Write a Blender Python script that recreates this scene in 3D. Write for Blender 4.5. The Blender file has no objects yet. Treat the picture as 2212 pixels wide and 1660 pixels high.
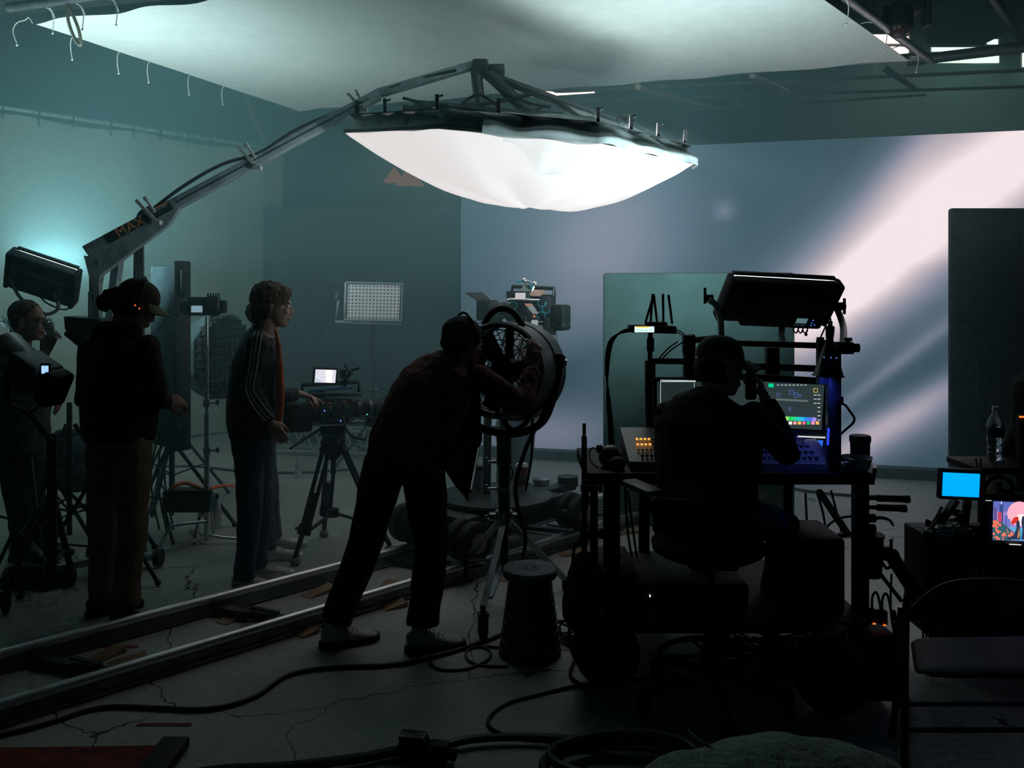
import bpy, bmesh, math, random
from mathutils import Vector as V, Matrix, Quaternion, noise as mnoise
random.seed(7)
SC = bpy.context.scene
COL = SC.collection
PI = math.pi
F, H0, HX, HY = 1900.0, 1.75, 1106.0, 630.0     # focal length in px, lens height, horizon and centre in the 2212 x 1660 frame

# ---------------------------------------------------------------- camera, world, exposure
cd = bpy.data.cameras.new('camera'); cam = bpy.data.objects.new('camera', cd); COL.objects.link(cam)
cam.location = (0, 0, H0); cam.rotation_euler = (PI/2, 0, 0)
cd.sensor_width = 36; cd.lens = F/2212*36; cd.shift_y = -(830-HY)/2212; cd.clip_start = .05; cd.clip_end = 80
SC.camera = cam
w = bpy.data.worlds.new('world'); SC.world = w; w.use_nodes = True
w.node_tree.nodes['Background'].inputs[0].default_value = (.35, .75, .8, 1)
w.node_tree.nodes['Background'].inputs[1].default_value = .016
SC.view_settings.view_transform = 'Standard'; SC.view_settings.look = 'None'
SC.view_settings.exposure = 0.3; SC.view_settings.gamma = 1.0; SC.view_settings.use_curve_mapping = False
try:
    SC.cycles.use_denoising = True; SC.cycles.denoiser = 'OPENIMAGEDENOISE'
except Exception: pass
SC.cycles.use_adaptive_sampling = True; SC.cycles.adaptive_threshold = .03; SC.cycles.adaptive_min_samples = 12
SC.cycles.max_bounces = 4; SC.cycles.diffuse_bounces = 2; SC.cycles.glossy_bounces = 2
SC.cycles.transmission_bounces = 4; SC.cycles.transparent_max_bounces = 8; SC.cycles.volume_bounces = 1
SC.cycles.sample_clamp_indirect = 4.0; SC.cycles.caustics_reflective = False; SC.cycles.caustics_refractive = False

def P(px, py, d):                       # the point d metres in front of the lens that the frame shows at px, py
    return V(((px-HX)/F*d, d, H0-(py-HY)/F*d))
def G(px, py, z=0.0):                   # the floor point shown at px, py
    d = (H0-z)*F/(py-HY); return V(((px-HX)/F*d, d, z))

def area(name, loc, to, sx, sy, power, color, spread=180):
    l = bpy.data.lights.new(name, 'AREA'); l.shape = 'RECTANGLE'; l.size = sx; l.size_y = sy; l.energy = power; l.color = color
    l.spread = math.radians(spread)
    o = bpy.data.objects.new(name, l); COL.objects.link(o); o.location = loc
    o.rotation_euler = (V(to)-V(loc)).to_track_quat('-Z', 'Y').to_euler(); return o

# lamps of the place: the two soft panels that aim up (one at each side) and the bulbs in the big overhead soft light
LEFTPAN = P(92, 602, 5.8); RIGHTPAN = P(1682, 650, 4.75)
area('panel_light_at_curtain', LEFTPAN+V((-.02, .12, .10)), LEFTPAN+V((-.30, 1.5, 1.3)), .42, .22, 62, (.62, .95, 1))
area('panel_light_at_ceiling', RIGHTPAN+V((.0, .10, .10)), RIGHTPAN+V((-.40, 1.0, 1.12)), .56, .24, 36, (.72, .95, 1), 155)

# ---------------------------------------------------------------- materials
MATS = {}
def mat(name, col=(.5,.5,.5), rough=.6, metal=0, emit=None, es=0, var=.25, scale=12, bump=0, spec=None, alpha=1, trans=0, sheen=0):
    if name in MATS: return MATS[name]
    m = bpy.data.materials.new(name); m.use_nodes = True; nt = m.node_tree; b = nt.nodes['Principled BSDF']
    b.inputs['Roughness'].default_value = rough; b.inputs['Metallic'].default_value = metal
    if spec is not None: b.inputs['Specular IOR Level'].default_value = spec
    if trans: b.inputs['Transmission Weight'].default_value = trans
    if alpha < 1: b.inputs['Alpha'].default_value = alpha
    if sheen: b.inputs['Sheen Weight'].default_value = sheen
    tc = nt.nodes.new('ShaderNodeTexCoord'); n = nt.nodes.new('ShaderNodeTexNoise')
    n.inputs['Scale'].default_value = scale; n.inputs['Detail'].default_value = 3
    nt.links.new(tc.outputs['Object'], n.inputs['Vector'])
    r = nt.nodes.new('ShaderNodeValToRGB'); nt.links.new(n.outputs['Fac'], r.inputs['Fac'])
    r.color_ramp.elements[0].position = .3; r.color_ramp.elements[1].position = .7
    r.color_ramp.elements[0].color = tuple(c*(1-var) for c in col)+(1,)
    r.color_ramp.elements[1].color = tuple(min(1, c*(1+var)) for c in col)+(1,)
    nt.links.new(r.outputs[0], b.inputs['Base Color'])
    if bump:
        bp = nt.nodes.new('ShaderNodeBump'); bp.inputs['Strength'].default_value = bump; bp.inputs['Distance'].default_value = .02
        nt.links.new(n.outputs['Fac'], bp.inputs['Height']); nt.links.new(bp.outputs[0], b.inputs['Normal'])
    if emit:
        b.inputs['Emission Color'].default_value = tuple(emit)+(1,); b.inputs['Emission Strength'].default_value = es
    MATS[name] = m; return m

# ---------------------------------------------------------------- mesh helpers
def basis(d):
    d = V(d).normalized(); a = V((0,0,1)) if abs(d.z) < .95 else V((0,1,0))
    x = a.cross(d).normalized(); y = d.cross(x).normalized(); return x, y, d

class MB:
    def __init__(s): s.v = []; s.f = []
    def add(s, vs, fs):
        k = len(s.v); s.v += [V(p) for p in vs]; s.f += [tuple(i+k for i in f) for f in fs]; return s
    def box(s, c, size, ax=None, bev=0):
        c = V(c); ax = ax or (V((1,0,0)), V((0,1,0)), V((0,0,1)))
        hx, hy, hz = (q/2 for q in size)
        if not bev:
            vs = [c+ax[0]*(hx*i)+ax[1]*(hy*j)+ax[2]*(hz*k) for i in (-1,1) for j in (-1,1) for k in (-1,1)]
            return s.add(vs, [(0,1,3,2),(4,6,7,5),(0,4,5,1),(2,3,7,6),(0,2,6,4),(1,5,7,3)])
        bm = bmesh.new(); bmesh.ops.create_cube(bm, size=1)
        for q in bm.verts: q.co = V((q.co.x*size[0], q.co.y*size[1], q.co.z*size[2]))
        bmesh.ops.bevel(bm, geom=bm.edges[:], offset=min(bev, min(size)*.45), segments=2, affect='EDGES', profile=.5)
        bm.verts.index_update()
        s.add([c+ax[0]*q.co.x+ax[1]*q.co.y+ax[2]*q.co.z for q in bm.verts], [tuple(q.index for q in f.verts) for f in bm.faces]); bm.free(); return s
    def ring(s, rings, close=True, caps=True):
        n = len(rings[0]); k = len(s.v); s.v += [V(p) for r in rings for p in r]
        for i in range(len(rings)-1):
            for j in range(n if close else n-1):
                a, b = k+i*n+j, k+i*n+(j+1)%n; s.f.append((a, b, b+n, a+n))
        if caps and close:
            s.f.append(tuple(k+j for j in reversed(range(n)))); s.f.append(tuple(k+(len(rings)-1)*n+j for j in range(n)))
        return s
    def cyl(s, a, b, r1, r2=None, seg=14, caps=True):
        r2 = r1 if r2 is None else r2; a, b = V(a), V(b); x, y, _ = basis(b-a)
        return s.ring([[p+(x*math.cos(t)+y*math.sin(t))*r for t in (2*PI*i/seg for i in range(seg))] for p, r in ((a,r1),(b,r2))], caps=caps)
    def lathe(s, c, prof, axis=(0,0,1), seg=24, caps=True):      # prof: (radius, height along axis)
        c = V(c); x, y, z = basis(axis)
        return s.ring([[c+z*h+(x*math.cos(t)+y*math.sin(t))*r for t in (2*PI*i/seg for i in range(seg))] for r, h in prof], caps=caps)
    def tube(s, pts, r, seg=8, smooth=0, caps=True):
        pts = [V(p) for p in pts]
        if smooth and len(pts) > 2: pts = spline(pts, smooth)
        rr = r if isinstance(r, (list, tuple)) else [r]*len(pts)
        if len(rr) != len(pts): rr = [rr[min(len(rr)-1, int(i*len(rr)/len(pts)))] for i in range(len(pts))]
        rings = []; prev = None
        for i, p in enumerate(pts):
            d = (pts[min(i+1, len(pts)-1)]-pts[max(i-1, 0)])
            if d.length < 1e-6: d = V((0,0,1))
            d.normalize()
            if prev is None: x, _, _ = basis(d)
            else:
                x = prev-d*prev.dot(d)
                x = x.normalized() if x.length > 1e-4 else basis(d)[0]
            prev = x; y = d.cross(x)
            rings.append([p+(x*math.cos(t)+y*math.sin(t))*rr[i] for t in (2*PI*k/seg for k in range(seg))])
        return s.ring(rings, caps=caps)
    def sph(s, c, r, ax=None, n=10):
        c = V(c); r = (r, r, r) if isinstance(r, (int, float)) else r; ax = ax or (V((1,0,0)), V((0,1,0)), V((0,0,1)))
        vs = [c-ax[2]*r[2]]; fs = []; m = n*2
        for i in range(1, n):
            t = PI*i/n
            for j in range(m):
                u = 2*PI*j/m; vs.append(c+ax[0]*(r[0]*math.sin(t)*math.cos(u))+ax[1]*(r[1]*math.sin(t)*math.sin(u))-ax[2]*(r[2]*math.cos(t)))
        vs.append(c+ax[2]*r[2]); L = len(vs)-1
        for j in range(m):
            fs.append((0, 1+(j+1)%m, 1+j)); fs.append((L, 1+(n-2)*m+j, 1+(n-2)*m+(j+1)%m))
            for i in range(n-2):
                a, b = 1+i*m+j, 1+i*m+(j+1)%m; fs.append((a, b, b+m, a+m))
        return s.add(vs, fs)
    def cap(s, a, b, r1, r2=None):                # tapered capsule
        r2 = r1 if r2 is None else r2; s.cyl(a, b, r1, r2, 16); s.sph(a, r1*.995, n=8); s.sph(b, r2*.995, n=8); return s
    def prism(s, poly, vec):
        vec = V(vec); poly = [V(p) for p in poly]; return s.ring([poly, [p+vec for p in poly]])
    def grid(s, fn, nu, nv):
        vs = [fn(i/nu, j/nv) for j in range(nv+1) for i in range(nu+1)]
        return s.add(vs, [(j*(nu+1)+i, j*(nu+1)+i+1, (j+1)*(nu+1)+i+1, (j+1)*(nu+1)+i) for j in range(nv) for i in range(nu)])
    def bar(s, a, b, wd, th, up=(0,0,1), bev=0):   # rectangular bar from a to b
        a, b = V(a), V(b); z = (b-a).normalized(); x = V(up).cross(z)
        x = x.normalized() if x.length > 1e-4 else basis(z)[0]; y = z.cross(x)
        return s.box((a+b)/2, (wd, th, (b-a).length), (x, y, z), bev)

def spline(pts, k):
    out = []; n = len(pts)
    for i in range(n-1):
        p0, p1, p2, p3 = pts[max(i-1,0)], pts[i], pts[i+1], pts[min(i+2,n-1)]
        for j in range(k):
            t = j/k; out.append(.5*((2*p1)+(p2-p0)*t+(2*p0-5*p1+4*p2-p3)*t*t+(3*p1-p0-3*p2+p3)*t**3))
    out.append(pts[-1]); return out

ORG = {}
def origin(o): return ORG.get(o.name, V((0,0,0)))
def obj(name, mb, m, parent=None, smooth=True, loc=None, two=False, solid=0, label=None, subsurf=0):
    """links mesh data given in world coordinates as ONE object; parent's origin is taken off, empties are never rotated"""
    me = bpy.data.meshes.new(name)
    base = origin(parent) if parent else (V(loc) if loc is not None else V((0,0,0)))
    if parent is None and loc is None and mb.v:
        base = V((sum(p.x for p in mb.v), sum(p.y for p in mb.v), 0))/len(mb.v); base.z = min(p.z for p in mb.v)
    me.from_pydata([tuple(p-base) for p in mb.v], [], mb.f); me.validate()
    bm = bmesh.new(); bm.from_mesh(me); bmesh.ops.recalc_face_normals(bm, faces=bm.faces[:]); bm.to_mesh(me); bm.free()
    o = bpy.data.objects.new(name, me); COL.objects.link(o)
    if parent: o.parent = parent
    else: o.location = base
    ORG[o.name] = base
    me.materials.append(m)
    if smooth:
        me.shade_smooth()
        try: me.set_sharp_from_angle(angle=math.radians(38))
        except Exception: pass
    if solid: md = o.modifiers.new('thickness', 'SOLIDIFY'); md.thickness = solid; md.offset = 0
    if subsurf: md = o.modifiers.new('subsurf', 'SUBSURF'); md.levels = subsurf; md.render_levels = subsurf
    if label: o['label'] = label
    return o
def thing(name, label, cat, loc=(0,0,0), group=None, kind=None):
    o = bpy.data.objects.new(name, None); COL.objects.link(o); o.location = loc; ORG[o.name] = V(loc)
    o.empty_display_size = .1
    return tag(o, label, cat, group, kind)
def tag(o, label, cat, group=None, kind=None):
    o['label'] = label; o['category'] = cat
    if group: o['group'] = group
    if kind: o['kind'] = kind
    return o
def struct(o, label=None):
    o['kind'] = 'structure'
    if label: o['label'] = label
    return o
def dup(root, delta, label=None, group=None):
    r = root.copy(); COL.objects.link(r); r.location = V(root.location)+V(delta)
    if label: r['label'] = label
    if group: r['group'] = group
    for ch in list(root.children):
        c = ch.copy(); COL.objects.link(c); c.parent = r
        for g in list(ch.children):
            d = g.copy(); COL.objects.link(d); d.parent = c
    return r
def text(name, s, size, c, right, up, m, parent, depth=.001, align='CENTER'):
    cu = bpy.data.curves.new(name, 'FONT'); cu.body = s; cu.size = size; cu.extrude = depth; cu.align_x = align; cu.align_y = 'CENTER'
    t = bpy.data.objects.new(name+'_tmp', cu); COL.objects.link(t)
    dg = bpy.context.evaluated_depsgraph_get(); me = bpy.data.meshes.new_from_object(t.evaluated_get(dg)); bpy.data.objects.remove(t)
    right = V(right).normalized(); up = V(up).normalized(); n = right.cross(up); mb = MB()
    mb.add([V(c)+right*q.co.x+up*q.co.y+n*q.co.z for q in me.vertices], [tuple(p.vertices) for p in me.polygons])
    return obj(name, mb, m, parent, smooth=False)

def fused(mb, voxel, smooth=4, wrinkle=0, wscale=.12):
    """one continuous skin over overlapping closed shapes; returns a new MB"""
    me = bpy.data.meshes.new('tmp'); me.from_pydata([tuple(p) for p in mb.v], [], mb.f); me.validate()
    bm = bmesh.new(); bm.from_mesh(me); bmesh.ops.recalc_face_normals(bm, faces=bm.faces[:]); bm.to_mesh(me); bm.free()
    o = bpy.data.objects.new('tmp', me); COL.objects.link(o)
    r = o.modifiers.new('r', 'REMESH'); r.mode = 'VOXEL'; r.voxel_size = voxel; r.adaptivity = 0
    if smooth: s_ = o.modifiers.new('s', 'SMOOTH'); s_.factor = .5; s_.iterations = smooth
    dg = bpy.context.evaluated_depsgraph_get(); e = bpy.data.meshes.new_from_object(o.evaluated_get(dg))
    out = MB(); ns = [V(q.normal) for q in e.vertices]; vs = [V(q.co) for q in e.vertices]
    if wrinkle:
        for i, p in enumerate(vs):
            q = p/wscale; a = mnoise.noise(V((q.x, q.y, q.z*.55)))+.5*mnoise.noise(V((q.x*2.1, q.y*2.1, q.z*1.4)))
            vs[i] = p+ns[i]*(a*wrinkle)
    out.add(vs, [tuple(p.vertices) for p in e.polygons])
    bpy.data.objects.remove(o); bpy.data.meshes.remove(me); bpy.data.meshes.remove(e); return out

def along(a, b, t): return V(a)*(1-t)+V(b)*t
# ---------------------------------------------------------------- palette
BLK = mat('black_plastic', (.010,.011,.012), .6, spec=.3)
BLKM = mat('black_metal', (.02,.022,.024), .42, .4)
RUB = mat('black_rubber', (.012,.012,.013), .7, bump=.2)
FAB = mat('black_fabric', (.02,.023,.024), .95, bump=.4, scale=60)
DGRY = mat('dark_grey_metal', (.07,.075,.08), .4, .7)
STEEL = mat('steel', (.45,.47,.48), .3, .9)
ALU = mat('aluminium', (.55,.57,.58), .32, .9, var=.12)
WHT = mat('white_plastic', (.7,.7,.68), .5)
GREYF = mat('grey_fabric', (.2,.22,.21), .95, bump=.3, scale=40)
ORNG = mat('orange_strap', (.8,.14,.03), .7)
WOOD = mat('plywood', (.26,.16,.09), .7, scale=20, var=.35)
CABL = mat('cable_jacket', (.014,.015,.016), .55)
GREENC = mat('green_cable_jacket', (.012,.06,.03), .4)
SKIN = mat('skin', (.42,.24,.17), .55, var=.1)
TEALM = mat('painted_teal_metal', (.10,.16,.18), .45, .3)

# ---------------------------------------------------------------- room shell
def floor_mat():
    m = bpy.data.materials.new('polished_concrete'); m.use_nodes = True; nt = m.node_tree; b = nt.nodes['Principled BSDF']
    N, L = nt.nodes.new, nt.links.new
    tc = N('ShaderNodeTexCoord')
    n1 = N('ShaderNodeTexNoise'); n1.inputs['Scale'].default_value = .7; n1.inputs['Detail'].default_value = 8; n1.inputs['Roughness'].default_value = .65
    n2 = N('ShaderNodeTexNoise'); n2.inputs['Scale'].default_value = 30; n2.inputs['Detail'].default_value = 4
    L(tc.outputs['Object'], n1.inputs['Vector']); L(tc.outputs['Object'], n2.inputs['Vector'])
    r = N('ShaderNodeValToRGB'); r.color_ramp.elements[0].position = .3; r.color_ramp.elements[0].color = (.24,.265,.245,1)
    r.color_ramp.elements[1].position = .72; r.color_ramp.elements[1].color = (.43,.45,.41,1); L(n1.outputs['Fac'], r.inputs['Fac'])
    mx = N('ShaderNodeMixRGB'); mx.blend_type = 'OVERLAY'; mx.inputs[0].default_value = .35; L(r.outputs[0], mx.inputs[1]); L(n2.outputs['Fac'], mx.inputs[2])
    # hairline cracks
    nd = N('ShaderNodeTexNoise'); nd.inputs['Scale'].default_value = 2.5; nd.inputs['Detail'].default_value = 5; L(tc.outputs['Object'], nd.inputs['Vector'])
    ad = N('ShaderNodeVectorMath'); ad.operation = 'MULTIPLY_ADD'; ad.inputs[1].default_value = (.35,.35,.35); L(nd.outputs['Color'], ad.inputs[0]); L(tc.outputs['Object'], ad.inputs[2])
    vo = N('ShaderNodeTexVoronoi'); vo.feature = 'DISTANCE_TO_EDGE'; vo.inputs['Scale'].default_value = .42; L(ad.outputs[0], vo.inputs['Vector'])
    lt = N('ShaderNodeMath'); lt.operation = 'LESS_THAN'; lt.inputs[1].default_value = .0016; L(vo.outputs['Distance'], lt.inputs[0])
    mc = N('ShaderNodeMixRGB'); mc.inputs[2].default_value = (.03,.03,.03,1); L(lt.outputs[0], mc.inputs[0]); L(mx.outputs[0], mc.inputs[1])
    L(mc.outputs[0], b.inputs['Base Color'])
    rr = N('ShaderNodeMapRange'); rr.inputs['To Min'].default_value = .36; rr.inputs['To Max'].default_value = .58; L(n1.outputs['Fac'], rr.inputs['Value']); L(rr.outputs[0], b.inputs['Roughness'])
    bp = N('ShaderNodeBump'); bp.inputs['Strength'].default_value = .12; bp.inputs['Distance'].default_value = .01; L(n2.outputs['Fac'], bp.inputs['Height']); L(bp.outputs[0], b.inputs['Normal'])
    return m
struct(obj('floor', MB().box((0,6,-.05), (24,20,.1)), floor_mat(), loc=(0,0,0), smooth=False))
WALLM = mat('dark_green_wall', (.045,.075,.075), .85, scale=3)
struct(obj('wall_back', MB().box((1,15.1,2.8), (20,.2,5.6)), WALLM, smooth=False))
u = V((.62,.785,0)); nl = V((-.785,.62,0))
a = V((-11.3,3.5,0))
struct(obj('wall_left', MB().box(a+u*6.5+V((0,0,2.8)), (13,.2,5.6), (u, nl, V((0,0,1)))), mat('left_wall_paint', (.06,.08,.08), .85, scale=2), smooth=False))
struct(obj('wall_right', MB().box((9.6,6,2.8), (.2,18,5.6)), WALLM, smooth=False))
struct(obj('ceiling', MB().box((0,6,5.65), (24,20,.1)), mat('dark_ceiling', (.03,.05,.05), .9, scale=2), smooth=False))

# skylights: lit panes with mullions
GLOWG = mat('skylight_pane', (.6,.8,.75), .4, emit=(.55,1,.84), es=1.9, var=.05)
GLOWW = mat('warm_skylight_pane', (.9,.85,.8), .4, emit=(1,.93,.85), es=2.0, var=.05)
def skylight(n, x0, y0, x1, y1, pane, bars, skew=0):
    z = 5.585
    q = [G(x0, y0, z), G(x1, y0, z), G(x1+skew, y1, z), G(x0+skew, y1, z)]
    f = struct(obj(n, MB().tube([q[0],q[1],q[2],q[3],q[0]], .03, 4), DGRY, smooth=False))
    obj('window_pane', MB().prism([p+V((0,0,-.005)) for p in q], (0,0,.012)), pane, f, smooth=False)
    for t in bars:
        obj('mullion', MB().bar(along(q[0],q[3],t)+V((0,0,-.02)), along(q[1],q[2],t)+V((0,0,-.02)), .05, .03), DGRY, f, smooth=False)
skylight('window_1', 1878, 70, 1966, 122, GLOWW, (.45,))
skylight('window_2', 2008, 98, 2160, 136, GLOWG, (.35,))
skylight('window_3', 2128, 60, 2160, 96, GLOWG, (.5,))
skylight('window_4', 2204, 108, 2240, 160, GLOWG, ())
# steel roof beams seen above the curtain and over the screen
BEAM = mat('painted_beam', (.22,.25,.22), .7, .1)
for i, (x0, y0, x1, y1, z, s) in enumerate([(-40,128,600,247,4.9,.09), (-40,160,560,262,4.75,.06), (-40,196,420,268,4.4,.05), (1180,199,2260,150,4.7,.028), (1130,222,2260,186,4.45,.024), (1150,262,2000,205,4.2,.018), (-40,15,420,-30,4.9,.12)]):
    struct(obj('trim_%d' % (i+1), MB().bar(G(x0,y0,z), G(x1,y1,z), s, s*1.6), BEAM, smooth=False))

# ---------------------------------------------------------------- LED wall
def led_mat():
    m = bpy.data.materials.new('video_wall_image'); m.use_nodes = True; nt = m.node_tree; nt.nodes.clear()
    N, L = nt.nodes.new, nt.links.new
    out = N('ShaderNodeOutputMaterial'); em = N('ShaderNodeEmission'); em.inputs['Strength'].default_value = 1.0
    uv = N('ShaderNodeUVMap'); sp = N('ShaderNodeSeparateXYZ'); L(uv.outputs[0], sp.inputs[0])
    nz = N('ShaderNodeTexNoise'); nz.inputs['Scale'].default_value = 1.1; nz.inputs['Detail'].default_value = 4
    mp = N('ShaderNodeMapping'); mp.inputs['Rotation'].default_value = (0,0,-.72); mp.inputs['Scale'].default_value = (.45,1.7,1); L(uv.outputs[0], mp.inputs[0]); L(mp.outputs[0], nz.inputs['Vector'])
    def M(op, a, b=None, c=None):
        q = N('ShaderNodeMath'); q.operation = op
        for i, x in enumerate((a, b, c)):
            if x is None: continue
            if isinstance(x, (int, float)): q.inputs[i].default_value = x
            else: L(x, q.inputs[i])
        return q.outputs[0]
    X, Y = sp.outputs[0], sp.outputs[1]
    wob = M('MULTIPLY', M('SUBTRACT', nz.outputs['Fac'], .5), .35)
    def gauss(cx, cy, ang, sl, ss):
        ca, sa = math.cos(ang), math.sin(ang); dx = M('SUBTRACT', X, cx); dy = M('SUBTRACT', Y, cy)
        l = M('ADD', M('MULTIPLY', dx, ca/sl), M('MULTIPLY', dy, sa/sl))
        s = M('ADD', M('ADD', M('MULTIPLY', dx, -sa/ss), M('MULTIPLY', dy, ca/ss)), M('MULTIPLY', wob, min(1.2, .25/ss)))
        return M('EXPONENT', M('MULTIPLY', M('ADD', M('MULTIPLY', l, l), M('MULTIPLY', s, s)), -1))
    def px(x, y):       # where the screen image shows what the photo has at x, y: metres along and above the screen's foot
        t = (x-HX)/F; d = 9.348/(1+.283*t); return (t*d, H0-(y-HY)/F*d)
    tot = None
    for (x, y, ang, sl, ss, k) in [
        (2230, 300, .72, 1.1, .50, .62), (1960, 520, .74, 1.5, .40, .66), (1860, 600, .76, .9, .20, .50), (1740, 690, .8, .9, .46, .34),
        (1990, 330, .9, .75, .20, .22), (2060, 430, .66, 1.2, .5, .30), (1950, 900, .63, 1.1, .13, .32), (1860, 960, .5, 1.2, .22, .28), (2040, 700, .7, .8, .12, .10),
        (1900, 815, .72, .9, .06, .16), (1180, 940, .1, .8, .30, .24), (1300, 540, 1.0, 1.0, .8, .30), (1565, 455, .7, .10, .10, .16), (1235, 800, .7, .6, .2, -.06)]:
        cx, cy = px(x, y); g = M('MULTIPLY', gauss(cx, cy, ang, sl, ss), k); tot = g if tot is None else M('ADD', tot, g)
    tot = M('MULTIPLY', tot, M('ADD', .82, M('MULTIPLY', nz.outputs['Fac'], .36)))
    r = N('ShaderNodeValToRGB'); e = r.color_ramp.elements
    e[0].position = 0; e[0].color = (.030,.062,.082,1); e[1].position = 1; e[1].color = (.80,.73,.765,1)
    for p, c in ((.15,(.085,.125,.172,1)), (.36,(.22,.235,.31,1)), (.64,(.46,.42,.465,1))):
        q = e.new(p); q.color = c
    L(tot, r.inputs['Fac']); L(r.outputs[0], em.inputs['Color']); L(em.outputs[0], out.inputs[0]); return m
LA = V((-.55, 9.26+.283*(.312+.55), .10)); LB = V((6.2, 9.26-.283*(6.2-.312), .10))
lt_ = thing('video_wall', 'huge video wall showing pale pink light streaks across blue grey sky', 'screen', along(LA, LB, .5))
uu = (LB-LA).normalized(); nn = V((-uu.y, uu.x, 0))
mb = MB(); Hs = 3.12
mb.grid(lambda s, t: along(LA, LB, s)+V((0,0,Hs*t))-nn*.003, 1, 1)
sc_ = obj('screen', mb, led_mat(), lt_, smooth=False)
uvl = sc_.data.uv_layers.new(name='UVMap')
for lp in sc_.data.loops:
    co = sc_.data.vertices[lp.vertex_index].co+origin(lt_); uvl.data[lp.index].uv = (co.x, co.z)
obj('backing', MB().box(along(LA,LB,.5)+nn*.08+V((0,0,Hs/2)), ((LB-LA).length,.14,Hs+.01), (uu, nn, V((0,0,1)))), BLK, lt_, smooth=False)
obj('plinth', MB().box(along(LA,LB,.5)+nn*.02+V((0,0,-.051)), ((LB-LA).length,.3,.098), (uu, nn, V((0,0,1)))), mat('plinth_paint', (.05,.06,.06), .6), lt_, smooth=False)

# ---------------------------------------------------------------- muslin curtain along the left wall
CA = V((-5.16-.62*2.4, 8.87-.785*2.4, 0)); CB = V((-3.02, 11.55, 0)); cu_ = (CB-CA).normalized(); cn = V((-cu_.y, cu_.x, 0)); CL = (CB-CA).length
def cloth(s, t):
    p = CA+cu_*(CL*s); z = 3.56*t; x = CL*s
    sag = .035*abs(math.sin(x*2.4))*t**6
    fold = .035*math.sin(x*3.1+.6*math.sin(z*1.3))+.02*math.sin(x*7.3+z*.8)+.03*mnoise.noise(V((x*1.3, z*1.1, 3)))+.012*mnoise.noise(V((x*5, z*4, 1)))
    return p+cn*fold+V((0,0,.005+z-sag))
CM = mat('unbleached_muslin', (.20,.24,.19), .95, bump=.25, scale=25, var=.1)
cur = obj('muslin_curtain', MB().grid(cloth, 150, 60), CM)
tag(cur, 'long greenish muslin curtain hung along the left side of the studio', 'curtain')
rail = tag(obj('curtain_pipe', MB().tube([CA+V((0,0,3.60))-cn*.06, CB+V((0,0,3.60))-cn*.06], .024, 8), mat('galvanised_pipe', (.35,.5,.42), .4, .7)), 'galvanised pipe carrying the top edge of the muslin curtain', 'pipe')
for s in (.33,.41,.47,.53,.60,.645,.70,.76,.81):
    p = CA+cu_*(CL*s)+V((0,0,3.59))-cn*.06
    obj('tie', MB().tube([p+V((0,0,.035)), p-cn*.03, p+V((0,0,-.05)), p+V((.01,0,-.10-.05*random.random()))], .009, 6), BLK, rail)

# hanging cable coils on the wall above the curtain
for i, (x, y, r, dpt) in enumerate([(322,276,.20,12.2), (368,284,.16,12.4), (396,292,.17,12.6), (432,298,.13,12.9), (463,303,.12,13.1)]):
    c = P(x, y, dpt); mb = MB()
    for k in range(3):
        mb.tube([c+V((math.cos(t)*(r+.012*k), .02*k, math.sin(t)*(r*1.05+.01*k))) for t in (2*PI*j/26 for j in range(27))], .014, 6)
    o = thing('coiled_cable', 'pale cable coil hanging above the muslin curtain, %s' % ['largest and nearest the camera','second from the camera side','middle of the row','fourth from the camera side','smallest, deepest in the room'][i], 'cable coil', c, 'cable coils hung above the curtain')
    obj('coil', mb, mat('coil_jacket', (.16,.2,.19), .7), o); obj('hanger', MB().bar(c+V((0,.05,r*.9)), c+V((0,.05,r+.35)), .02, .01), DGRY, o)
tag(obj('storage_shelf', MB().box(P(392,285,12.95)+V((0,.3,0)), (1.25,.05,.5)).box(P(392,285,12.95)+V((0,.05,-.27)), (1.3,.5,.04)), mat('rust_panel', (.13,.07,.05), .8)), 'rust coloured board behind the hanging cable coils', 'shelf')

# ---------------------------------------------------------------- black flats and flags
def flat(name, label, x0, x1, ytop, d, zb, th, m, yaw=0, bev=.01, cat='flat', d2=None):
    a = P(x0, ytop, d); d2 = d2 or d; b = P(x1, ytop, d2); b.z = a.z; ztop = a.z; e = (b-a); L_ = e.length; ex = e.normalized(); ey = V((-ex.y, ex.x, 0))
    c = (a+b)/2; c.z = (ztop+zb)/2
    return tag(obj(name, MB().box(c, (L_, th, ztop-zb), (ex, ey, V((0,0,1))), bev), m, smooth=True), label, cat)
flat('black_flat', 'tall black fabric flat standing against the left end of the video wall', 570, 1026, 449, 10.15, 0.0, .08, FAB)
flat('black_flag', 'black flag with rounded corners standing at the right in front of the video wall', 2049, 2620, 450, 7.3, .03, .06, mat('flag_felt', (.035,.045,.048), .95), bev=.028, cat='flag')
bo = flat('foam_board', 'sea green foam board with soft corners standing behind the lighting desk', 1303, 1716, 590, 6.6, .0, .05, mat('green_board', (.055,.115,.11), .8, scale=3), bev=.024, cat='board', d2=6.45)
tag(obj('floor_cloth', MB().box((-4.6,9.9,.01), (3.6,.5,.02), (V((.62,.785,0)), V((-.785,.62,0)), V((0,0,1)))), FAB), 'black cloth strip on the floor at the foot of the muslin curtain', 'cloth')

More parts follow.
